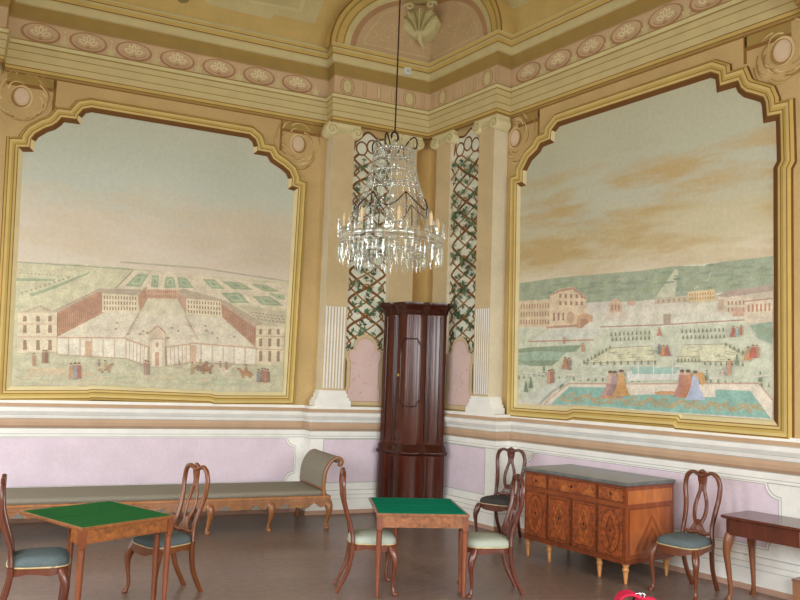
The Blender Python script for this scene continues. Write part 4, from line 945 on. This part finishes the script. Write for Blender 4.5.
# ------------------------------------------------------------------ long daybed under the left painting
def daybed():
    loc = W3('L', 1.90, 0, .775); e, n = WALL['L']
    t = thing('daybed', 'very long grey upholstered daybed with carved wooden frame and one scrolled headrest', 'daybed', loc, face_angle(n.x, n.y))
    wc = (152, 102, 62); LN = 4.75; hy = .49
    mb = MB(); mb.box(-LN, 0, -hy, -hy+.035, .335, .41, wc); mb.box(-LN, 0, hy-.035, hy, .335, .41, wc); mb.box(-LN, -LN+.035, -hy+.035, hy-.035, .335, .41, wc); mb.box(-.035, 0, -hy+.035, hy-.035, .335, .41, wc)
    mb.box(-LN, 0, -hy-.008, -hy, .385, .405, (182, 122, 68))
    fr = obj('seat_frame', mb, WOOD, t, bevel=.004)
    def wave(a, b, n=44):
        up = [(a+(b-a)*k/n, .336) for k in range(n+1)]; lo = []
        for k in range(n, -1, -1):
            s = k/n; c = abs(s-.5)*2
            lo.append((a+(b-a)*s, .293-.042*math.exp(-((c)/.16)**2)+.028*math.cos(c*PI*4)-.03*math.exp(-((c-1)/.12)**2)))
        return up+lo
    lx = [-.03-.735*k for k in range(7)]
    mb = MB()
    for a, b in zip(lx[1:], lx): mb.prism(wave(a, b), 'y', -hy+.004, -hy+.026, wc)
    for a, b in zip(lx[1:], lx):               # carved leaf at the middle of each bay and beading
        m_ = (a+b)/2
        mb.tube([(m_-.05, -hy, .30), (m_-.02, -hy-.008, .275), (m_, -hy-.012, .29), (m_+.02, -hy-.008, .275), (m_+.05, -hy, .30)], [.006, .011, .013, .011, .006], ref=(0, 1, 0), n=8, col=(180, 132, 84))
        for s in (-1, 1): mb.tube([(m_+s*.16+s*.035*math.cos(q), -hy-.003, .315+.018*math.sin(q)) for q in (0, .9, 1.8, 2.7, 3.6)], .006, ref=(0, 1, 0), n=6, col=(186, 130, 74))
    mb.prism([(-hy+.03, .336), (hy-.03, .336), (hy-.03, .29), (.2, .30), (0, .28), (-.2, .30), (-hy+.03, .29)], 'x', -.03, -.008, wc)
    obj('carved_apron', mb, WOOD, t)
    for f in (-1, 1):
        for k, x in enumerate(lx):
            if f == 1 and k % 2: continue
            y = f*(hy-.04); x -= .10 if f == 1 and k == 0 else 0
            p = cr([(x, y, .345, .042), (x+.008, y+f*.014, .30, .052), (x+.016, y+f*.034, .235, .04), (x+.004, y+f*.02, .13, .026), (x-.012, y+f*.008, .05, .022), (x-.006, y+f*.026, .02, .034), (x-.006, y+f*.028, 0, .03)], 5)
            mb = MB(); mb.tube(p, [q[3] for q in p], power=2.5, col=(146, 96, 58)); obj('leg', mb, WOOD, t)
    mb = MB(); rg = []
    for g, z in ((-.01, .41), (.0, .425), (.0, .445), (-.02, .462), (-.08, .468)):
        P = []; X0, X1, Y = -LN+.03-g, -.045+g, hy-.03+g
        for cx, cy_, a0 in ((X1-.03, -Y+.03, -PI/2), (X1-.03, Y-.03, 0), (X0+.03, Y-.03, PI/2), (X0+.03, -Y+.03, PI)):
            P += [(cx+.03*math.cos(a0+k*PI/8), cy_+.03*math.sin(a0+k*PI/8), z) for k in range(5)]
        rg.append(P)
    mb.loft(rg, None); obj('seat_cushion', mb, FAB_BED, t)
    cv = cr([(x-.065, z) for x, z in [(-.035, .50), (-.03, .58), (-.018, .68), (.02, .78), (.075, .845), (.13, .862), (.165, .845), (.178, .81)]], 5)
    def strip(th):
        A, B = [], []
        for i, p in enumerate(cv):
            a, b = cv[max(i-1, 0)], cv[min(i+1, len(cv)-1)]; dx, dz = b[0]-a[0], b[1]-a[1]; l = math.hypot(dx, dz)
            A.append((p[0]-dz/l*th, p[1]+dx/l*th)); B.append((p[0]+dz/l*th, p[1]-dx/l*th))
        return A+B[::-1]
    mb = MB(); mb.prism(strip(.03), 'y', -hy+.04, hy-.04, None); mb.s = [True]*len(mb.s)
    for k in (len(mb.s)-1, len(mb.s)-2): mb.s[k] = False
    obj('headrest_pad', mb, FAB_BED, t)
    sv = cr([(x-.06, z, r) for x, z, r in [(-.02, .40, .024), (-.035, .50, .022), (-.03, .60, .022), (-.018, .69, .022), (.02, .785, .022), (.075, .85, .022), (.13, .87, .024), (.17, .855, .026), (.188, .82, .028), (.172, .79, .03), (.15, .80, .026)]], 5)
    for s in (-1, 1):
        mb = MB(); mb.tube([(x, s*(hy-.018), z) for x, z, r in sv], [r for x, z, r in sv], [.02]*len(sv), ref=(0, 1, 0), n=10, power=3.5, col=wc); obj('headrest_frame', mb, WOOD, t)
    mb = MB(); mb.box(-.115, -.082, -hy+.036, hy-.036, .475, .50, wc); obj('headrest_rail', mb, WOOD, t)
daybed()

# ------------------------------------------------------------------ corner cabinet
def cabinet():
    A = W3('L', .90, 0, .42); B = W3('R', .92, 0, .42); M = (A+B)/2; cdir = (B-A).normalized(); nrm = Vector((cdir.y, -cdir.x, 0))
    if nrm.dot(bis) < 0: nrm = -nrm
    t = thing('corner_cabinet', 'tall glossy dark brown bow-fronted cabinet standing in the room corner', 'cabinet', (M.x, M.y, 0), 0)
    LW = (B-A).length
    def off(s):
        if s < .25: return .085*math.sin(PI/2*s/.25)
        if s > .75: return .085*math.sin(PI/2*(1-s)/.25)
        return .095+.12*math.sin(PI*(s-.25)/.5)**.9
    NS = 64
    def plan(g):
        P = []
        for k in range(NS+1):
            s = k/NS; v = cdir*(s-.5)*(LW+2*g) + nrm*(off(s)+g); P.append((v.x, v.y))
        b0 = W3('R', .92, 0, .365)-M+cdir*g; f_ = FOLDP(.365)-M; a0 = W3('L', .90, 0, .365)-M-cdir*g
        return P+[(b0.x, b0.y), (f_.x, f_.y), (a0.x, a0.y)]
    def body(prof, c):
        mb = MB(); mb.loft([[(x, y, z) for x, y in plan(g)] for g, z in prof], c, smooth=False); mb.s = [True]*(len(mb.s)-2)+[False, False]; return mb
    dk = (62, 27, 16); md = (78, 33, 18)
    obj('plinth', body([(.018, 0), (.018, .09), (.0, .10)], dk), DARKW, t)
    lo = obj('lower_body', body([(0, .10), (0, .845)], md), DARKW, t)
    obj('waist_moulding', body([(.0, .845), (.03, .86), (.038, .885), (.03, .905), (.012, .915), (.012, .96), (-.015, 1.0)], dk), DARKW, t)
    up = obj('upper_body', body([(-.02, 1.0), (-.02, 2.80)], md), DARKW, t)
    obj('cornice', body([(-.02, 2.80), (0, 2.83), (.0, 2.86), (.03, 2.90), (.05, 2.93), (.055, 2.955), (.055, 2.975)], dk), DARKW, t)
    def S(s, z, g): v = cdir*(s-.5)*LW + nrm*(off(s)+g); return (v.x, v.y, z)
    def door(s0, s1, z0, z1, g):
        mb = MB(); n = 28
        fr = [S(s0+(s1-s0)*k/n, 0, g) for k in range(n+1)]; bk = [S(s0+(s1-s0)*k/n, 0, g-.02) for k in range(n, -1, -1)]
        mb.loft([[(x, y, z) for x, y, _ in fr+bk] for z in (z0, z1)], md, smooth=False); mb.s = [True]*(len(mb.s)-2)+[False, False]; return mb
    d1 = obj('door', door(.27, .73, 1.06, 2.76, -.012), DARKW, t)
    d2 = obj('door', door(.27, .73, .13, .82, .008), DARKW, t)
    def panel(a, b, z0, z1, ch, g):
        key = [(a, z0+ch), (a, z1-ch), (a+.05, z1), (b-.05, z1), (b, z1-ch), (b, z0+ch), (b-.05, z0), (a+.05, z0), (a, z0+ch)]
        pts = []
        for p, q in zip(key, key[1:]):
            for k in range(8): pts.append((p[0]+(q[0]-p[0])*k/8, p[1]+(q[1]-p[1])*k/8))
        pts.append(key[-1]); mb = MB(); mb.tube([S(s, z, g) for s, z in pts], .011, ref=(nrm.x, nrm.y, 0), n=8, col=dk); return mb
    obj('panel_moulding', panel(.34, .66, 1.52, 2.46, .10, -.012), DARKW, d1)
    for z0, z1, g, par in ((1.04, 2.78, -.02, up), (.12, .83, .0, lo)):
        for s in (.06, .20, .258, .742, .80, .94): mb = MB(); mb.tube([S(s, z0, g), S(s, z1, g)], .012, n=8, col=dk); obj('edge_bead', mb, DARKW, par)
    m_ = MB(); m_.loft([[(S(.30, 1.95, -.012+h)[0]+cdir.x*r*.5*math.cos(q), S(.30, 1.95, -.012+h)[1]+cdir.y*r*.5*math.cos(q), 1.95+r*math.sin(q)) for q in [2*PI*k/10 for k in range(10)]] for r, h in ((.03, 0), (.03, .006), (.015, .01))], None); obj('escutcheon', m_, BRASS, d1)
cabinet()

# ------------------------------------------------------------------ chandelier
def chandelier():
    loc = CAM + ray(391, 240)/95.0
    t = thing('chandelier', 'crystal chandelier with candles hanging on a long cord in the corner of the hall', 'chandelier', loc)
    top = 8.8-loc.z
    m = MB(); m.tube([(0, 0, 1.17), (0, 0, top-.05)], .009, n=6, ref=(1, 0, 0)); m.lathe([(.07, top), (.06, top-.03), (.015, top-.06)], (0, 0), 12); obj('cord', m, CORD, t)
    m = MB(); m.tube([(.045*math.cos(a), 0, 1.12+.05*math.sin(a)) for a in [2*PI*k/14-1.2 for k in range(12)]], .011, ref=(0, 1, 0), n=6); obj('hook', m, BLACKM, t)
    m = MB(); m.lathe([(.01, 1.10), (.035, 1.07), (.05, 1.02), (.025, .97), (.03, .92), (.045, .86), (.02, .80), (.022, .6), (.045, .54), (.024, .48), (.024, .3), (.05, .24), (.06, .16), (.03, .08), (.045, 0), (.07, -.05), (.03, -.12), (.012, -.2)], (0, 0), 12); obj('stem', m, GLASS, t)
    def ring(nm, r, z, th, mat=GLASS, zz=0):
        m = MB(); P = [(r*math.cos(2*PI*k/48), r*math.sin(2*PI*k/48), z) for k in range(49)]; m.tube(P, [th*.6]*49, [th]*49, ref=(0, 0, 1), n=6); return obj(nm, m, mat, t)
    ring('crown_ring', .21, .95, .022); ring('crown_ring', .215, .86, .012); ring('middle_ring', .25, .71, .018); ring('middle_ring', .31, .52, .010)
    ring('candle_ring', .535, .0, .03); ring('candle_ring', .545, -.06, .012); ring('inner_ring', .37, -.13, .014)
    def strand(m, pts, r=.011, step=.03):
        P = cr(pts, 10); L = sum((Vector(P[i+1])-Vector(P[i])).length for i in range(len(P)-1)); n = max(6, int(L/step)); out = []; acc = 0; j = 0
        for k in range(n*2+1):
            s = L*k/(2*n)
            while j < len(P)-2 and acc+(Vector(P[j+1])-Vector(P[j])).length < s: acc += (Vector(P[j+1])-Vector(P[j])).length; j += 1
            l = (Vector(P[j+1])-Vector(P[j])).length or 1; out.append(Vector(P[j]).lerp(Vector(P[j+1]), min(1, (s-acc)/l)))
        m.tube(out, [r*(1 if k % 2 else .3) for k in range(len(out))], n=5, ref=(.3, .9, .2))
    def pol(r, a, z): return (r*math.cos(a), r*math.sin(a), z)
    for k in range(24):
        a = 2*PI*k/24; m = MB(); strand(m, [pol(.21, a, .94), pol(.225, a, .84), pol(.25, a, .71), pol(.30, a, .54), pol(.37, a, .36), pol(.46, a, .16), pol(.53, a, .02)]); obj('bead_strand', m, GLASS, t)
    for k in range(12):
        a = 2*PI*k/12; b = a+2*PI/12; mid = (a+b)/2
        for q in ([pol(.25, a, .71), pol(.265, mid, .635), pol(.25, b, .71)], [pol(.21, a, .95), pol(.22, mid, .90), pol(.21, b, .95)], [pol(.37, a, .36), pol(.39, mid, .27), pol(.37, b, .36)]):
            m = MB(); strand(m, q); obj('bead_swag', m, GLASS, t)
    for k in range(6):
        a = 2*PI*k/6+.3; b = a+PI/3; mid = (a+b)/2
        m = MB(); strand(m, [pol(.34, a, .45), pol(.40, a+.3, .33), pol(.42, mid, .28), pol(.40, b-.3, .33), pol(.34, b, .45)], .010, .026); strand(m, [pol(.34, a, .45), pol(.36, a, .36), pol(.37, a, .22)], .010, .026); obj('dark_garland', m, BEADS, t)
    for k in range(4):
        a = 2*PI*k/4+.55; m = MB(); p = [pol(.10, a, .97), pol(.17, a, 1.06), pol(.22, a, 1.09), pol(.255, a, 1.05), pol(.25, a, .97), pol(.225, a, .98)]; m.tube(cr(p, 6), .008, n=6); obj('scroll_arm', m, BLACKM, t)
    # candles on their drip pans
    cand = None
    for k in range(8):
        a = 2*PI*k/8+.30; x, y, _ = pol(.50, a, 0)
        m = MB(); m.lathe([(.014, .0), (.017, .07), (.016, .075), (.016, .15), (.02, .155), (.021, .175), (.012, .21), (.002, .24)], (0, 0), 10)
        if cand is None:
            c = cand = obj('candle', m, WAX, t); mm = MB(); mm.lathe([(.015, .045), (.06, .07), (.062, .078), (.03, .07), (.018, .09)], (0, 0), 14); bb = obj('drip_pan', mm, GLASS, c)
        else:
            c = cand.copy(); COL.objects.link(c); c.parent = t; b2 = bb.copy(); COL.objects.link(b2); b2.parent = c
        c.location = (x, y, .02)
    def drop(h, r): return MB().lathe([(.001, 0), (r*.7, -h*.16), (r*.55, -h*.22), (r, -h*.62), (.001, -h)], (0, 0), 6, smooth=False)
    def spread(nm, mb, n, r, z, ph=0):
        o0 = obj(nm, mb, GLASS, t)
        for k in range(n):
            o = o0 if k == 0 else o0.copy()
            if k: COL.objects.link(o); o.parent = t
            o.location = pol(r, 2*PI*k/n+ph, z); o.rotation_euler = (0, 0, 2*PI*k/n)
    spread('crystal_drop', drop(.19, .015), 62, .545, -.065); spread('crystal_drop', drop(.17, .014), 36, .37, -.14, .05)
    sp = MB().lathe([(.016, 0), (.02, .02), (.012, .035), (.017, .06), (.002, .20)], (0, 0), 6, smooth=False)
    spread('glass_spire', sp, 24, .56, .02, .07)
    sp = MB().lathe([(.010, 0), (.013, .03), (.002, .12)], (0, 0), 6, smooth=False); spread('crown_spire', sp, 14, .21, .965)
    sp = MB().lathe([(.02, 0), (.03, .04), (.014, .08), (.026, .16), (.01, .27), (.002, .34)], (0, 0), 6, smooth=False); spread('glass_obelisk', sp, 6, .40, -.10, .3)
chandelier()

# ------------------------------------------------------------------ rope barrier in the near foreground, bottom edge
def barrier():
    p = atz(637, 598.5, .98)
    t = thing('barrier_post', 'slim black barrier post under the crimson rope at the bottom edge', 'post', (p.x, p.y, 0))
    m = MB(); m.lathe([(.15, 0), (.15, .015), (.05, .035), (.016, .05)], (0, 0), 24); obj('base', m, BLACKM, t)
    m = MB(); m.lathe([(.016, .03), (.016, .955), (.022, .96), (.022, .975), (.012, .985), (.004, .99)], (0, 0), 14); obj('pole', m, BLACKM, t)
    m = MB(); m.lathe([(.018, .94), (.026, .945), (.026, .955), (.018, .96)], (0, 0), 14); obj('collar', m, STEEL, t)
    e = RGT.copy(); e.z = 0; e.normalize(); f = Vector((-e.y, e.x, 0))
    k = (p-CAM).dot(FWD)/FPX
    def R(nm, label, pts, ds, hx):
        o = thing('barrier_rope', label, 'rope', (p.x, p.y, .98), group='ropes of the crimson barrier')
        for i, d in enumerate(ds):
            m = MB(); q = cr([(e.x*a*k+f.x*d, e.y*a*k+f.y*d, b*k) for a, b in pts], 8); m.tube([(x, y, z) for x, y, z in q], .0068, n=8, ref=(.2, .3, .9)); obj('strand', m, ROPE, o)
        m = MB(); c = Vector((e.x*hx*k, e.y*hx*k, 3.0*k)); m.tube([(c.x+e.x*.012*math.cos(a), c.y+e.y*.012*math.cos(a), c.z+.01*math.sin(a)) for a in [2*PI*j/10 for j in range(11)]], .0035, n=6, ref=(f.x, f.y, 0)); obj('snap_hook', m, STEEL, o)
    R('a', 'crimson barrier rope arching over the post and falling to the left', [(-40, -120), (-28, -50), (-21, -8), (-16, 2.2), (-9, 5.0), (-3, 3.8), (2, 1.5)], (-.028, -.014, 0, .014, .028), 1)
    R('b', 'crimson barrier rope leaving the post low and falling to the right', [(-3, 0), (5, 0.8), (14, 0), (20, -3.5), (40, -30), (70, -80), (110, -110)], (-.014, .008), 5)
barrier()

# ------------------------------------------------------------------ daylight through the windows, camera
def area(nm, loc, rot, sx_, sy_, e, c):
    l = bpy.data.lights.new(nm, 'AREA'); l.shape = 'RECTANGLE'; l.size = sx_; l.size_y = sy_; l.energy = e; l.color = c
    o = bpy.data.objects.new(nm, l); COL.objects.link(o); o.location = loc; o.rotation_euler = rot
ES, EW = 530, 275; TILT = math.radians(50)       # light of the open sky comes in slanting downwards
for a, b in SOUTH: area('daylight', ((a+b)/2, YS-.3, (WZ0+WZ1)/2), (PI/2-TILT, 0, 0), b-a, WZ1-WZ0, ES, (.97, .985, 1))
for a, b in WEST: area('daylight', (XW-.3, (a+b)/2, (WZ0+WZ1)/2), (PI/2-TILT, 0, -PI/2), b-a, WZ1-WZ0, EW, (.95, .975, 1))
w = bpy.data.worlds.new('daylight_sky'); SC.world = w; w.use_nodes = True
w.node_tree.nodes['Background'].inputs[0].default_value = (.75, .83, 1, 1); w.node_tree.nodes['Background'].inputs[1].default_value = .5
cd = bpy.data.cameras.new('camera'); cam = bpy.data.objects.new('camera', cd); COL.objects.link(cam)
cd.sensor_fit = 'HORIZONTAL'; cd.sensor_width = 36; cd.lens = FPX/800*36; cd.clip_start = .05; cd.clip_end = 100
mw = Matrix((RGT, UPV, -FWD)).transposed().to_4x4(); mw.translation = CAM; cam.matrix_world = mw; SC.camera = cam
SC.view_settings.view_transform = 'Standard'; SC.view_settings.look = 'None'; SC.view_settings.gamma = 1; SC.view_settings.exposure = -0.62
SC.cycles.max_bounces = 8; SC.cycles.diffuse_bounces = 5; SC.cycles.transparent_max_bounces = 24; SC.cycles.caustics_reflective = False
